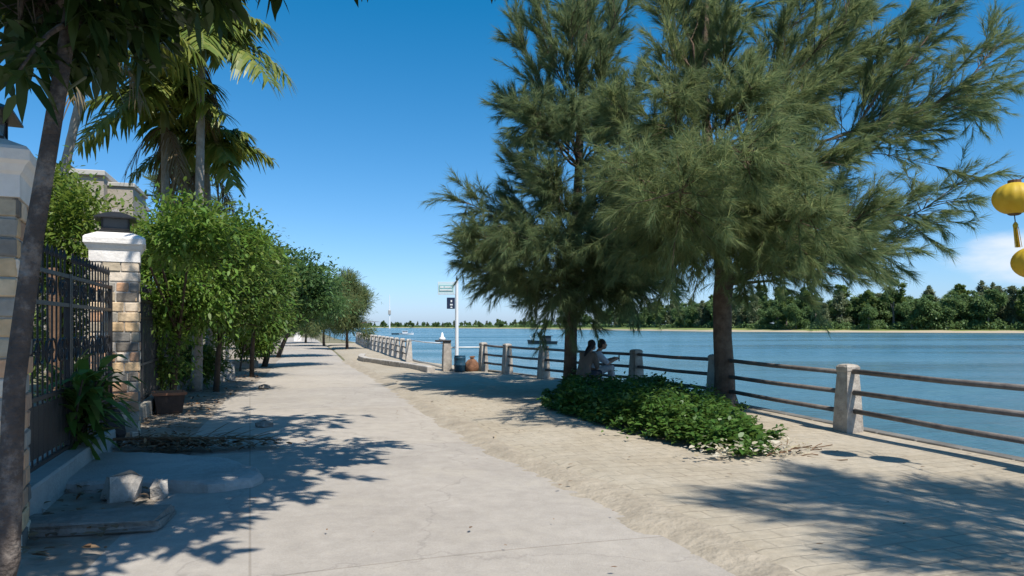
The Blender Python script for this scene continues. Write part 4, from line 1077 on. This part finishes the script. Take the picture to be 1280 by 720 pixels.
MB().tube(C, np.linspace(.022, .006, len(C)), 6).build('rachis', M['wood'], fr); V = np.array(V); V[:, 2] = np.clip(V[:, 2], .085, None); link_mesh('leaflets', V, Fs, M['litter'], fr)
n = 1500
yy = rng.uniform(4.6, 24, n); lo = curve_at(VLEFT, yy); hi = curve_at(LEFT, yy); xx = lo + (hi - lo) * rng.random(n) ** 1.6
ok = ~inside(np.stack([xx, yy], 1), np.array(poly)); xx, yy = xx[ok], yy[ok]; n = len(xx)
xx = np.r_[xx, rng.normal(-4.15, .5, 700)]; yy = np.r_[yy, rng.normal(8.95, .17, 700)]; n = len(xx)
P = np.c_[xx, yy, rng.uniform(.05, .085, n)]; P[-700:, 2] += rng.uniform(0, .09, 700); D = nrm(np.c_[rng.normal(0, 1, (n, 2)), rng.normal(0, .12, n)]); Ls = rng.uniform(.05, .13, n)
Vl, Fl = leaf_mesh(P, D, Ls, Ls * .5, rng, up=np.tile([0, 0, 1.0], (n, 1)) + rng.normal(0, .2, (n, 3)), droop=.05)
tag(link_mesh('leaf_litter', Vl, Fl, M['litter']), 'brown dry leaf litter along the shaded left verge', 'leaf litter', kind='stuff')
n = 90; P = np.c_[rng.uniform(-3, 6, n), rng.uniform(4.2, 16, n), np.full(n, .075)]; D = nrm(np.c_[rng.normal(0, 1, (n, 2)), rng.normal(0, .05, n)]); Ls = rng.uniform(.025, .07, n)
Vl, Fl = leaf_mesh(P, D, Ls, Ls * .45, rng, up=np.tile([0, 0, 1.0], (n, 1)), droop=.02)
tag(link_mesh('scattered_leaves', Vl, Fl, M['litter']), 'a few small brown leaves scattered over road and paving', 'leaves', kind='stuff')

# ------------------------------------------------------------------ leaning tree at the left edge
rng = np.random.default_rng(31)
lt_base = np.array([-2.98, 4.15, 0.0])
LTp = np.array([lt_base, W(9, 700, 4.16), W(18, 480, 4.22), W(42, 300, 4.28), W(72, 120, 4.32), W(88, 20, 4.35), W(108, -110, 4.4)])
LT = empty('broadleaf_tree', lt_base, 'leaning mottled trunk at the picture edge under a dark overhanging crown', 'tree')
tm = MB(); tm.tube(LTp, [.080, .068, .058, .053, .047, .042, .037], 10)
fork = LTp[-2]; tips = []
def px_of(p): return CX + F * p[0] / max(p[1], .3), HZ - F * (p[2] - EYE) / max(p[1], .3)
for k in range(222):
    u = rand_dirs(rng, 1)[0]
    if k < 26: e = np.array([-2.55, 4.3, 4.0]) + u * np.array([1.35, 1.2, 1.0]) * rng.uniform(.5, 1)
    else: e = np.array([-1.45, 4.9, 5.8]) + u * np.array([2.5, 3.6, 1.15]) * rng.uniform(.4, 1)
    if 115 <= k < 180: e = np.array([-1.7, 7.4, 7.3]) + u * np.array([2.0, 2.2, .8]) * rng.uniform(.3, 1)  # added high boughs, unseen above the frame, placed to shade the verge
    if k >= 180: e = np.array([-1.75, 2.8, 5.4]) + u * np.array([1.5, 1.7, 1.1]) * rng.uniform(.3, 1)  # more unseen boughs added overhead to shade the near road edge
    if e[1] < 1.0: e[1] = 1.0 + rng.random()
    qx, qy = px_of(e)
    if qy > 40 and qx > 200: e[2] += (qy - 20) * e[1] / F + .35
    if e[2] < 3.15: e[2] = 3.15 + rng.random() * .4
    s0 = path_pt(LTp, rng.uniform(.86, 1))[0]
    C = bez(s0, e, np.array([0, 0, .35]) + rng.normal(0, .1, 3), 7); tm.tube(C, np.linspace(.034, .007, 7), 5)
    for j in range(17):
        A, d_ = path_pt(C, rng.uniform(.4, 1)); t_ = A + nrm(rng.normal(0, 1, 3) + d_ * .5) * rng.uniform(.2, .65)
        qx, qy = px_of(t_)
        kk = (9.45 - t_[1]) / .5196; hx, hz = t_[0] - .39 * kk, t_[2] - kk       # gap shaped in the crown: leaves that would shade the pillar are left out
        if -6.15 < hx < -4.75 and .75 < hz < 3.2 and rng.random() < .93: continue
        kz = t_[2] - .15; gx, gy = t_[0] - .39 * kz, t_[1] + .52 * kz
        if (-3.75 < gx < -3.0 and 6.15 < gy < 6.65) or (abs(gx + 2.75) < .16 and abs(gy - 6.9) < .12): continue  # leaves left out so sun falls on the concrete blocks and ramp end
        if qx > 330 and qy > -25: continue
        if (qx > 80 and qy > 85) or (qx <= 80 and qy > 62): continue
        tm.tube([A, (A + t_) / 2 + [0, 0, .04], t_], .005, 3, False); tips.append((t_, nrm(t_ - A)))
# small drooping branch left of the trunk
C = bez(W(85, 30, 4.3), W(22, 92, 4.0), np.array([0, 0, .1]), 6); tm.tube(C, np.linspace(.02, .008, 6), 5)
for q in (.6, .8, 1): tips.append((path_pt(C, q)[0], np.array([-.3, -.1, -.6])))
tm.build('trunk', M['bark_grey'], LT, smooth=True)
P, D = [], []
for t_, d_ in tips:
    k = 12; P.append(np.tile(t_, (k, 1)) + rng.normal(0, .04, (k, 3))); D.append(nrm(rng.normal(0, .8, (k, 3)) + d_ * .8 + [0, 0, -.25]))
P = np.concatenate(P); D = np.concatenate(D); n = len(P); Ls = rng.uniform(.13, .27, n)
Vl, Fl = leaf_mesh(P, D, Ls, Ls * .36, rng, droop=.25)
link_mesh('crown', Vl, Fl, M['mango'], LT)

# ------------------------------------------------------------------ palms behind the hedge
def palm(label, base, top, nf, fl, seed, dead=0, trunk_r=.085, ll=.5):
    rng = np.random.default_rng(seed); b = np.array(base, float); t_ = np.array(top, float)
    root = empty('palm_tree', b, label, 'palm tree', 'palms behind the hedge')
    C = bez(b, t_, rng.normal(0, .1, 3) * [1, 1, 0], 14); r_ = np.linspace(trunk_r * 1.25, trunk_r * .8, 40)
    CC = np.array([path_pt(C, s_)[0] for s_ in np.linspace(0, 1, 40)]); r_[::2] *= 1.06
    MB().tube(CC, r_, 9).build('trunk', M['bark_palm'], root, smooth=True)
    MB().tube([t_ - [0, 0, .05], t_ + [0, 0, .25], t_ + [0, 0, .7]], [trunk_r * 1.0, trunk_r * 1.1, trunk_r * .5], 9).build('crownshaft', M['palm_shaft'], root, smooth=True)
    o_ = t_ + [0, 0, .62]
    for i in range(nf):
        a = i * 2.4 + rng.normal(0, .2); el_ = rng.uniform(-.05, 1.1) if i % 3 else rng.uniform(.8, 1.3)
        d_ = np.array([math.cos(a) * math.cos(el_), math.sin(a) * math.cos(el_), math.sin(el_)])
        C2, V, Fs = frond_geo(o_, d_, fl * rng.uniform(.85, 1.1), rng.uniform(.45, .85), 44, ll, rng, .95, .62, .075)
        f_ = MB().tube(C2, np.linspace(.02, .005, len(C2)), 5).build('frond', M['palm_shaft'], root)
        link_mesh('leaflets', V, Fs, M['palm'], f_)
    for i in range(dead):
        a = rng.uniform(0, 6.28); d_ = np.array([math.cos(a) * .75, math.sin(a) * .75, -.25])
        C2, V, Fs = frond_geo(o_ - [0, 0, .5], d_, fl * rng.uniform(.45, .7), 1.1, 26, ll * .75, rng, .65, 1.1, .032)
        f_ = MB().tube(C2, np.linspace(.02, .005, len(C2)), 5).build('dry_frond', M['wood'], root)
        link_mesh('leaflets', V, Fs, M['palm_dry'], f_)
    return root
def gb_(px, Y): return np.array([(px - CX) * Y / F, Y, 0.0])
palm('palm with the clear pale trunk and a brown skirt of dead fronds', gb_(203, 17.5), W(206, 165, 17.5), 20, 2.0, 1, 4, .10, .66)
palm('tallest palm, yellowish fronds arching right against the sky', gb_(246, 17.0), W(252, 80, 17.0), 27, 2.1, 2, 1, .1, .72)
palm('lowest palm, dark fronds fanning right over the hedge', gb_(262, 19.0), W(258, 215, 19.0), 14, 1.7, 3, 3, .1, .55)
palm('palm with dark fronds showing left behind the leaning trunk', gb_(20, 14.5), W(118, 48, 14.5), 18, 2.3, 4, 2, .09, .62)
cas_simple('feathery_tree', 'thin dark feathery tree rising behind the palm trunks', 'tree', None, gb_(232, 21), 6.2, 1.5, 41, M['cas2'], .03, 16, 6, 12)

# ------------------------------------------------------------------ hedge and trees along the left side
def blob(px, py, Y, rx, ry, rz, w=1.0): return (W(px, py, Y), (rx, ry, rz), w)
leafy('garden_tree', 'yellow-green bushy tree rising inside the garden behind the iron gate', 'tree', None, gb_(80, 12.4),
      [blob(68, 250, 12.6, .6, .8, .5), blob(105, 285, 12.2, .8, .8, .7, 1.3), blob(60, 300, 12.6, .8, .8, .8), blob(85, 360, 12.6, 1.0, .8, .8, 1.2), blob(70, 425, 12.8, .9, .7, .6, .8)], 13000, .12, M['lime'], 51, trunk_r=.07)
leafy('hedge_tree', 'dense dark-based hedge tree directly right of the sunlit pillar', 'tree', 'hedge trees along the garden wall', gb_(215, 14.2),
      [blob(215, 300, 14.2, 1.0, .9, .6, 1.2), blob(190, 350, 13.6, .75, .8, .8, 1.2), blob(245, 350, 14.0, 1.0, .9, .9, 1.4), blob(205, 400, 13.9, .7, .6, .5, .6), blob(236, 292, 11.7, .75, .7, .42, 1.0), blob(292, 305, 14.4, .8, .8, .42, .9), blob(262, 305, 14.6, .8, .9, .5, 1.0)], 22000, .125, M['bright'], 52, trunk_r=.08)
leafy('hedge_tree', 'bright hedge tree in the middle of the row with leaves down to the wall', 'tree', 'hedge trees along the garden wall', gb_(270, 17.0),
      [blob(275, 320, 16.8, 1.0, .9, .7, 1.2), blob(310, 320, 17.6, .7, .9, .55, .9), blob(290, 370, 16.6, 1.1, .9, .75, 1.3), blob(255, 380, 16.4, .8, .8, .9, 1)], 16500, .13, M['mid'], 53, trunk_r=.08)
leafy('hedge_tree', 'hedge tree with a pointed light green top beyond the bright one', 'tree', 'hedge trees along the garden wall', gb_(315, 22.0),
      [blob(318, 312, 22, .5, .7, .5, .6), blob(320, 345, 21.6, 1.1, 1, .7, 1.2), blob(325, 390, 21.8, .9, .9, .6, 1.0)], 12000, .16, M['mid'], 54, trunk_r=.08)
leafy('spreading_tree', 'cool green tree with flat layered boughs spreading over the road', 'tree', None, gb_(330, 27.5),
      [blob(350, 335, 27, 1.5, 1.5, .6, 1.2), blob(378, 350, 26.5, 1.2, 1.4, .5, 1.1), blob(350, 370, 26.5, 1.7, 1.4, .55, 1.3), blob(395, 375, 27.5, .7, 1.0, .5, .7), blob(335, 395, 27.5, 1.2, 1.2, .5, .8)], 18000, .17, M['cool'], 55, trunk_r=.12, layered=1, clump=.22)
leafy('spreading_tree', 'layered tree drooping toward the road end, behind the cool green one', 'tree', None, gb_(347, 36),
      [blob(385, 358, 36, 1.2, 1.5, .7, 1.0), blob(402, 385, 36, .9, 1.2, .6, .9), blob(370, 390, 36, 1.4, 1.3, .6, 1.0)], 10000, .2, M['cool'], 56, trunk_r=.12, layered=1, clump=.25)
leafy('shrub', 'small bright shrub hugging the wall at the bend', 'shrub', None, gb_(330, 36),
      [blob(330, 430, 36, .7, .9, .55, 1), blob(322, 415, 37, .7, .9, .6, 1)], 5000, .14, M['bright'], 57, limbs=True, trunk_r=.04)
leafy('shrub', 'lime yellow shrub glowing at the far end of the road', 'shrub', None, gb_(345, 58),
      [blob(345, 398, 58, 1.4, 1.2, .7, 1), blob(352, 408, 57, 1.0, 1.2, .5, .6)], 4000, .2, M['lime'], 58, limbs=True, trunk_r=.05)
leafy('hedge_tree', 'distant dark hedge tree where the road disappears', 'tree', 'hedge trees along the garden wall', gb_(315, 48),
      [blob(312, 380, 48, 1.8, 1.5, 1.2, 1), blob(328, 400, 50, 1.4, 1.4, 1.1, 1), blob(300, 350, 46, 2, 2, 1.5, 1)], 9000, .22, M['mid'], 59, trunk_r=.1)
leafy('hedge_tree', 'farthest hedge tree closing off the end of the road', 'tree', 'hedge trees along the garden wall', gb_(352, 112),
      [blob(350, 400, 112, 4, 3, 2.0, 1), blob(375, 398, 115, 3.5, 3, 2.2, 1), blob(325, 392, 110, 4, 3, 2.5, 1)], 7000, .4, M['mid'], 60, trunk_r=.15)
leafy('shrub', 'thin shaded shrub at the foot of the hedge beside the small planter', 'shrub', None, gb_(205, 14.0), [blob(200, 455, 14.0, .45, .45, .4, 1)], 1800, .12, M['mid'], 71, trunk_r=.03)
leafy('shrub', 'dark shrub under the bright hedge tree, next to the concrete block', 'shrub', None, gb_(250, 17.2), [blob(246, 452, 17.6, .5, .6, .45, 1)], 2600, .13, M['mid'], 72, trunk_r=.03)
leafy('shrub', 'climber leaves spilling over the garden wall before the white post', 'shrub', None, gb_(300, 24.5), [blob(300, 410, 25, 1.0, .8, .55, 1), blob(318, 420, 26.5, .8, .8, .6, .8)], 6000, .15, M['bright'], 73, trunk_r=.04)
def feathery(label, px, Y, h, rx, n, seed):
    b = gb_(px, Y); z = lambda f: np.array([b[0], b[1], h * f])
    return leafy('roadside_casuarina', label, 'tree', 'young casuarinas at the bend', b, [(z(.42), (rx, rx, h * .22), 1.5), (z(.60), (rx * .88, rx * .88, h * .2), 1.3), (z(.78), (rx * .55, rx * .55, h * .18), .8), (z(.92), (rx * .22, rx * .22, h * .10), .25)], n, .42, M['cas'], seed, 'bark_cas', h * .3, .11, -.35, .085, 0, .2)
feathery('round-headed casuarina at the road bend just before the open water', 434, 48, 5.0, 1.85, 26000, 61)
feathery('second young casuarina behind the round-headed one', 405, 56, 4.2, 1.9, 18000, 62)
feathery('third young casuarina deepest in the row at the bend', 382, 66, 4.0, 2.1, 16000, 63)
# brown stem inside the gate
st = MB(); C = bez(gb_(66, 11.2), W(66, 335, 11.2), np.array([.05, 0, 0]), 10); r_ = np.linspace(.09, .07, 10) * (1 + .15 * np.sin(np.arange(10) * 2.1)); st.tube(C, r_, 8)
tag(st.build('dead_palm_stump', M['wood'], None, gb_(66, 11.2), True), 'rusty brown bare stump seen through the iron gate', 'stump')

# garden wall further up, with posts
for k, (a, b, h_, lab) in enumerate([((-8.75, 17.6), (-10.9, 24.6), 1.5, 'shaded grey garden wall behind the hedge trees'), ((-11.7, 27.6), (-13.9, 34.0), 1.55, 'weathered garden wall with a sunlit slanting end at the bend')]):
    a = np.array(a); b = np.array(b); d = b - a
    tag(MB().box(((a[0] + b[0]) / 2, (a[1] + b[1]) / 2, h_ / 2), (float(np.hypot(*d)), .2, h_), math.atan2(d[1], d[0]), .02).build('garden_wall', M['wall_grey'], None, (*a, 0)), lab, 'wall')
for (px, py, Y, h_, r_, lab) in [(284, 458, 25.5, 1.5, .07, 'thicker white post in front of the garden wall'), (277, 458, 25.8, 1.35, .045, 'thinner grey post beside the white post')]:
    p = gb_(px, Y); e = empty('marker_post', p, lab, 'post')
    MB().lathe(p, [(r_, 0), (r_, h_ - .02), (r_ * .6, h_)], 10).build('shaft', M['white_paint'] if r_ > .05 else M['conc'], e, smooth=True)
    MB().lathe(p, [(r_ * 2.2, 0), (r_ * 2.2, .12), (r_ * 1.2, .16)], 10).build('footing', M['conc'], e)

# small roadside hut at the far end
hb = gb_(372, 74); ht = empty('hut', hb, 'tiny white hut with a pale pitched roof at the far end of the road', 'hut')
MB().box(hb + [0, 0, .6], (.75, .9, 1.2), .3).build('wall', M['white_paint'], ht)
rf = MB(); ca, sa = math.cos(.3), math.sin(.3)
def hT(x, y, z): return (hb[0] + x * ca - y * sa, hb[1] + x * sa + y * ca, z)
rf.add([hT(-.62, -.6, 1.2), hT(.62, -.6, 1.2), hT(.62, .6, 1.2), hT(-.62, .6, 1.2), hT(0, -.6, 1.62), hT(0, .6, 1.62)], [[0, 1, 4], [2, 3, 5], [1, 2, 5, 4], [3, 0, 4, 5], [3, 2, 1, 0]]); rf.build('roof', M['house_trim'], ht)

# house behind the garden
H = empty('house', (-16.2, 27.5, 0), 'beige stone house with a flat parapet showing above the garden tree', 'house')
MB().box((-16.8, 28, 3.35), (3.4, 8, 6.7), .3).build('wall', M['house'], H)
MB().box((-16.9, 28, 6.79), (3.7, 8.3, .18), .3, .02).build('parapet', M['house_trim'], H)
MB().box((-17.2, 27.4, 7.06), (2.0, 5.2, .34), .3, .02).build('roof', M['roof_tile'], H)
MB().box((-14.32, 26.4, 3.2), (1.2, 2.4, 6.5), .3).build('wing', M['house'], H)
MB().box((-14.32, 26.4, 6.53), (1.34, 2.54, .14), .3, .02).build('parapet', M['house_trim'], H)
for (x, y, z) in ((-15.9, 23.82, 5.0), (-14.1, 25.1, 5.0), (-15.9, 23.82, 2.0)):
    wn = MB().box((x, y, z), (.8, .12, 1.2), .3, .01).build('window', M['house_trim'], H)
    MB().box((x + .02, y - .07, z), (.62, .02, 1.02), .3).build('pane', M['window'], wn)

# ------------------------------------------------------------------ lanterns at the right edge
def lantern(label, c, r_, cord_top, seed, tassel=True):
    c = np.array(c, float); root = empty('silk_lantern', c, label, 'lantern', 'yellow silk lanterns on cords')
    nrb = 14; V = []; Fs = []; m = 13; hh = r_ * .82; nu = nrb * 4
    for j in range(m):
        ph = math.pi * (.08 + .84 * j / (m - 1))
        for i in range(nu):
            th = 2 * math.pi * i / nu; k = 1 - .045 * (math.sin(nrb * th / 2) ** 2)
            V.append(c + np.array([r_ * math.sin(ph) * math.cos(th) * k, r_ * math.sin(ph) * math.sin(th) * k, hh * math.cos(ph)]))
    for j in range(m - 1):
        for i in range(nu): Fs.append([j * nu + i, (j + 1) * nu + i, (j + 1) * nu + (i + 1) % nu, j * nu + (i + 1) % nu])
    link_mesh('shade', V, Fs, M['silk'], root, smooth=True)
    MB().lathe(c + [0, 0, hh * .93], [(r_ * .3, 0), (r_ * .3, .03), (r_ * .2, .035)], 14).build('top_ring', M['wood'], root)
    MB().lathe(c - [0, 0, hh * .99], [(r_ * .2, -.01), (r_ * .3, .0), (r_ * .3, .03)], 14).build('bottom_ring', M['wood'], root)
    MB().tube([c + [0, 0, hh * .95], c * .5 + np.array(cord_top) * .5 + [0, 0, hh * .4], cord_top], .006, 5).build('cord', M['string'], root)
    MB().tube([c - [0, 0, hh], c - [-.01, 0, hh + .09]], .005, 5).build('tassel_cord', M['string'], root)
    rng = np.random.default_rng(seed); ts = MB(); t0 = c - [-.01, 0, hh + .08]; ts.lathe(t0 - [0, 0, .05], [(.02, 0), (.024, .03), (.01, .055)], 8)
    for k in range(26):
        o_ = rng.normal(0, .010, 3) * [1, 1, 0]; ts.tube([t0 + o_ - [0, 0, .04], t0 + o_ * 1.4 + [.025, 0, -.24]], .0035, 3, False)
    ts.build('tassel', M['silk'], root); return root
l1 = W(1268, 248, 7.0); l2 = W(1292, 328, 7.0)
lc = np.array([5.95, 6.8, 3.75])
lantern('upper yellow silk lantern with a hanging tassel at the right edge', l1, .19, lc + [-.55, .1, -.42], 1)
lantern('lower yellow silk lantern, mostly cut off by the right edge', l2, .19, lc + [-.33, .05, -.22], 2)
tag(MB().tube(bez(np.array([6.12, 2.4, 4.7]), lc + [-1.1, .2, -.85] + np.array([.52, -.1, .42]), np.array([.3, 0, -.15]), 16), .008, 5).build('lantern_line', M['string'], None, lc), 'dark cord that the yellow lanterns hang from', 'cord')

# ------------------------------------------------------------------ boats
def boat(name, label, c, ln, ang, hull_m, cab_m, cabin=True, cab_h=1.0):
    c = np.array(c, float); root = empty(name, c, label, 'boat')
    ca, sa = math.cos(ang), math.sin(ang)
    def T(x, y, z): return (c[0] + x * ca - y * sa, c[1] + x * sa + y * ca, c[2] + z)
    V = []; Fs = []; n = 9
    for i in range(n):
        f = i / (n - 1); x = (f - .5) * ln; w = .5 * ln * .27 * (1 - max(0, (f - .45) / .55) ** 2.2) * (.8 + .2 * min(1, f * 4)); sh = .62 + .42 * f ** 2.5
        w = max(w, .02)
        V += [T(x * .94, -w * .55, -.25), T(x, -w, sh * ln * .11), T(x, -w * .88, sh * ln * .11 - .02), T(x, w * .88, sh * ln * .11 - .02), T(x, w, sh * ln * .11), T(x * .94, w * .55, -.25)]
        if i:
            a = (i - 1) * 6
            for k in range(6): Fs.append([a + k, a + (k + 1) % 6, a + 6 + (k + 1) % 6, a + 6 + k])
    Fs += [[0, 1, 2, 3, 4, 5], [(n - 1) * 6 + k for k in range(5, -1, -1)]]
    link_mesh('hull', V, Fs, M[hull_m], root)
    if cabin:
        h0 = ln * .07
        cb = MB(); p = T(-.1 * ln, 0, h0 + cab_h * .5); cb.box(p, (.36 * ln, .19 * ln, cab_h), ang, .04).build('cabin', M[cab_m], root)
        MB().box(T(-.11 * ln, 0, h0 + cab_h + .05), (.46 * ln, .25 * ln, .09), ang, .02).build('cabin_roof', M[hull_m], root)
        wn = MB()
        for x in (-.2, -.1, 0.0):
            for sg in (-1, 1): wn.box(T(x * ln, sg * (.097 * ln), h0 + cab_h * .65), (.07 * ln, .02, cab_h * .36), ang)
        wn.build('window', M['window'], root)
        MB().tube([T(.32 * ln, 0, .5), T(.42 * ln, 0, 1.1)], .03, 5).build('bow_post', M['boat_white'], root)
        MB().tube([T(.0, 0, h0 + cab_h + .1), T(.0, 0, h0 + cab_h + .7)], .02, 5).build('mast', M['boat_dark'], root)
    return root
boat('fishing_boat', 'dark fishing boat with a cabin crossing the river behind the railing', W(678, 430, 106) * [1, 1, 0] + [0, 0, WATER_Z + .12], 4.5, math.pi - .15, 'boat_dark', 'boat_dark', True, .72)
boat('speed_boat', 'small white boat far out on the river near the distant shore', W(508, 418, 225) * [1, 1, 0] + [0, 0, WATER_Z + .1], 4.6, .2, 'boat_white', 'boat_white', True, .7)
boat('long_boat', 'low dark open boat ahead of the small white one', W(497, 418, 232) * [1, 1, 0] + [0, 0, WATER_Z + .1], 4.0, .1, 'boat_dark', 'boat_dark', False)

# ------------------------------------------------------------------ far bank trees
def far_proto(kind, seed):
    rng = np.random.default_rng(seed); P, D = [], []
    if kind == 0: blobs = [((0, 0, 6), (4.2, 4.2, 3.4), 5), ((2.2, 0, 8), (2.6, 2.6, 2.2), 3), ((-2.4, 1, 7.4), (2.6, 2.6, 2.4), 3), ((0, 0, 2.6), (4.4, 4, 2.2), 4), ((.5, -1, 9.6), (1.8, 1.8, 1.4), 2)]
    elif kind == 1: blobs = [((0, 0, 10.5), (2.4, 2.4, 1.8), 4), ((1.8, 0, 8.2), (1.7, 1.7, 1.2), 2.5), ((-1.6, 0, 7.6), (1.6, 1.6, 1.2), 2.5), ((.4, 0, 12.6), (1.4, 1.4, 1.0), 2), ((-.6, .3, 5.2), (1.6, 1.6, 1.0), 1.6)]
    else: blobs = [((0, 0, 4), (3.2, 3.2, 3.4), 4), ((.2, 0, 8), (2.4, 2.4, 2.6), 3.2), ((0, 0, 11), (1.3, 1.3, 1.9), 1.6), ((-1.8, 0, 6), (1.6, 1.6, 1.8), 1.5)]
    for c, r_, w_ in blobs:
        n = int(w_ * 620); lc_ = rand_dirs(rng, 11) * rng.uniform(.4, .95, (11, 1)); pk = rng.integers(0, 11, n); u = lc_[pk] + rand_dirs(rng, n) * rng.uniform(.2, .5, (11, 1))[pk] * (rng.random((n, 1)) ** .5) * (1 + rng.normal(0, .2, (n, 1))); P.append(np.array(c) + u * r_); D.append(nrm(u + rng.normal(0, .6, (n, 3)) + [0, 0, -.15]))
    P = np.concatenate(P); D = np.concatenate(D); k = P[:, 2] > .1; P, D = P[k], D[k]; Ls = rng.uniform(.35, .8, len(P))
    V, Fs = leaf_mesh(P, D, Ls, Ls * .55, rng)
    tm = MB(); tm.tube(bez(np.zeros(3), np.array([.3, 0, 9.0]), np.array([.2, .1, 0]), 6), np.linspace(.32, .1, 6), 6)
    for c, r_, w_ in blobs: tm.tube(bez(np.array([.1, 0, 3.0 if kind != 1 else 4.5]), np.array(c, float), np.array([0, 0, .3]), 5), np.linspace(.16, .04, 5), 5)
    return tm, V, Fs
KL = [('broad_tree', 'broad dark round-crowned tree in the wood on the far bank', 'far1', 'broad round trees on the far bank'), ('tall_tree', 'tall open tree with tufted crown above the far bank wood', 'far2', 'tall tufted trees on the far bank'), ('narrow_tree', 'narrow greyish pointed tree in the wood on the far bank', 'far3', 'narrow pointed trees on the far bank')]
protos = []
for k in range(3):
    for v in range(2):
        tm, V, Fs = far_proto(k, 100 + k * 7 + v); protos.append((k, tm, V, Fs))
rng = np.random.default_rng(77)
built = {}
def place_far(idx, x, y, z, sc, rz):
    k, tm, V, Fs = protos[idx]; nm, lab, lm_, grp = KL[k]
    if idx not in built:
        r_ = empty(nm, (0, 0, 0), lab, 'tree', grp); a = tm.build('trunk', M['bark_far'], r_); b = link_mesh('crown', V, Fs, M[lm_], r_); built[idx] = (r_, [a, b])
    else:
        s0, ch = built[idx]; r_ = s0.copy(); COL.objects.link(r_)
        for c_ in ch:
            q = c_.copy(); COL.objects.link(q); q.parent = r_
    r_.location = (x, y, z); r_.scale = (sc * rng.uniform(.9, 1.25), sc * rng.uniform(.9, 1.25), sc); r_.rotation_euler = (0, 0, rz)
px = 455.0
while px < 1390:
    Y = float(far_line(px))
    h = np.interp(px, [455, 600, 690, 760, 900, 1000, 1100, 1200, 1390], [8.5, 7.0, 8.5, 13.0, 15.5, 15.0, 15.0, 16.0, 16.5])
    set_ = np.interp(px, [455, 690, 880, 960, 1390], [20, 40, 30, 12, 10])
    for row in range(3):
        yy = Y + set_ + row * 14 + rng.uniform(0, 10); pp = px + rng.normal(0, 5)
        k = rng.choice(6, p=[.27, .26, .11, .09, .14, .13])
        ex = {0: 1.0, 1: 1.0, 2: 1.15, 3: 1.2, 4: 1.0, 5: 1.0}[int(k)]
        place_far(int(k), (pp - CX) * yy / F, yy, .4, h / 11.5 * ex * rng.uniform(.72, 1.12) * (1 + .06 * row), rng.uniform(0, 6.28))
    px += np.interp(px, [455, 600, 700, 900, 1390], [6.5, 7.5, 10, 14.5, 19])
# continuous low scrub between the trunks
n = 26000; q = 455 + 960 * rng.random(n) ** .9; Yq = far_line(q) + np.interp(q, [455, 690, 880, 960, 1390], [18, 36, 26, 10, 8]) + rng.uniform(0, 18, n)
hq = np.interp(q, [455, 700, 900, 1390], [3.0, 3.2, 4.2, 5.0]) * (.65 + .35 * np.sin(q * .21) * np.sin(q * .083 + 1))
P = np.c_[(q - CX) * Yq / F, Yq, .3 + hq * rng.random(n)]; D = nrm(rand_dirs(rng, n) + [0, 0, -.1]); Ls = rng.uniform(.6, 1.3, n) * np.clip(Yq / 330, 1, 2.6)
Vl, Fl = leaf_mesh(P, D, Ls, Ls * .6, rng)
tag(link_mesh('far_scrub', Vl, Fl, M['far1']), 'low dark scrub filling the foot of the far bank wood', 'scrub', kind='stuff')
# thin mast far off
mb_ = np.array([(487 - CX) * 900 / F, 900.0, 0.0])
ms = empty('radio_mast', mb_ + [0, 0, -1], 'thin tall mast with a small box far away across the river', 'mast')
MB().tube([mb_ - [0, 0, 1.2], mb_ + [0, 0, 22], mb_ + [0, 0, 41]], [1.0, .7, .35], 6).build('mast', M['white_metal'], ms)
MB().box(mb_ + [0, -.5, 19], (3.2, 2.2, 5.5), 0, .3).build('equipment_box', M['conc'], ms)
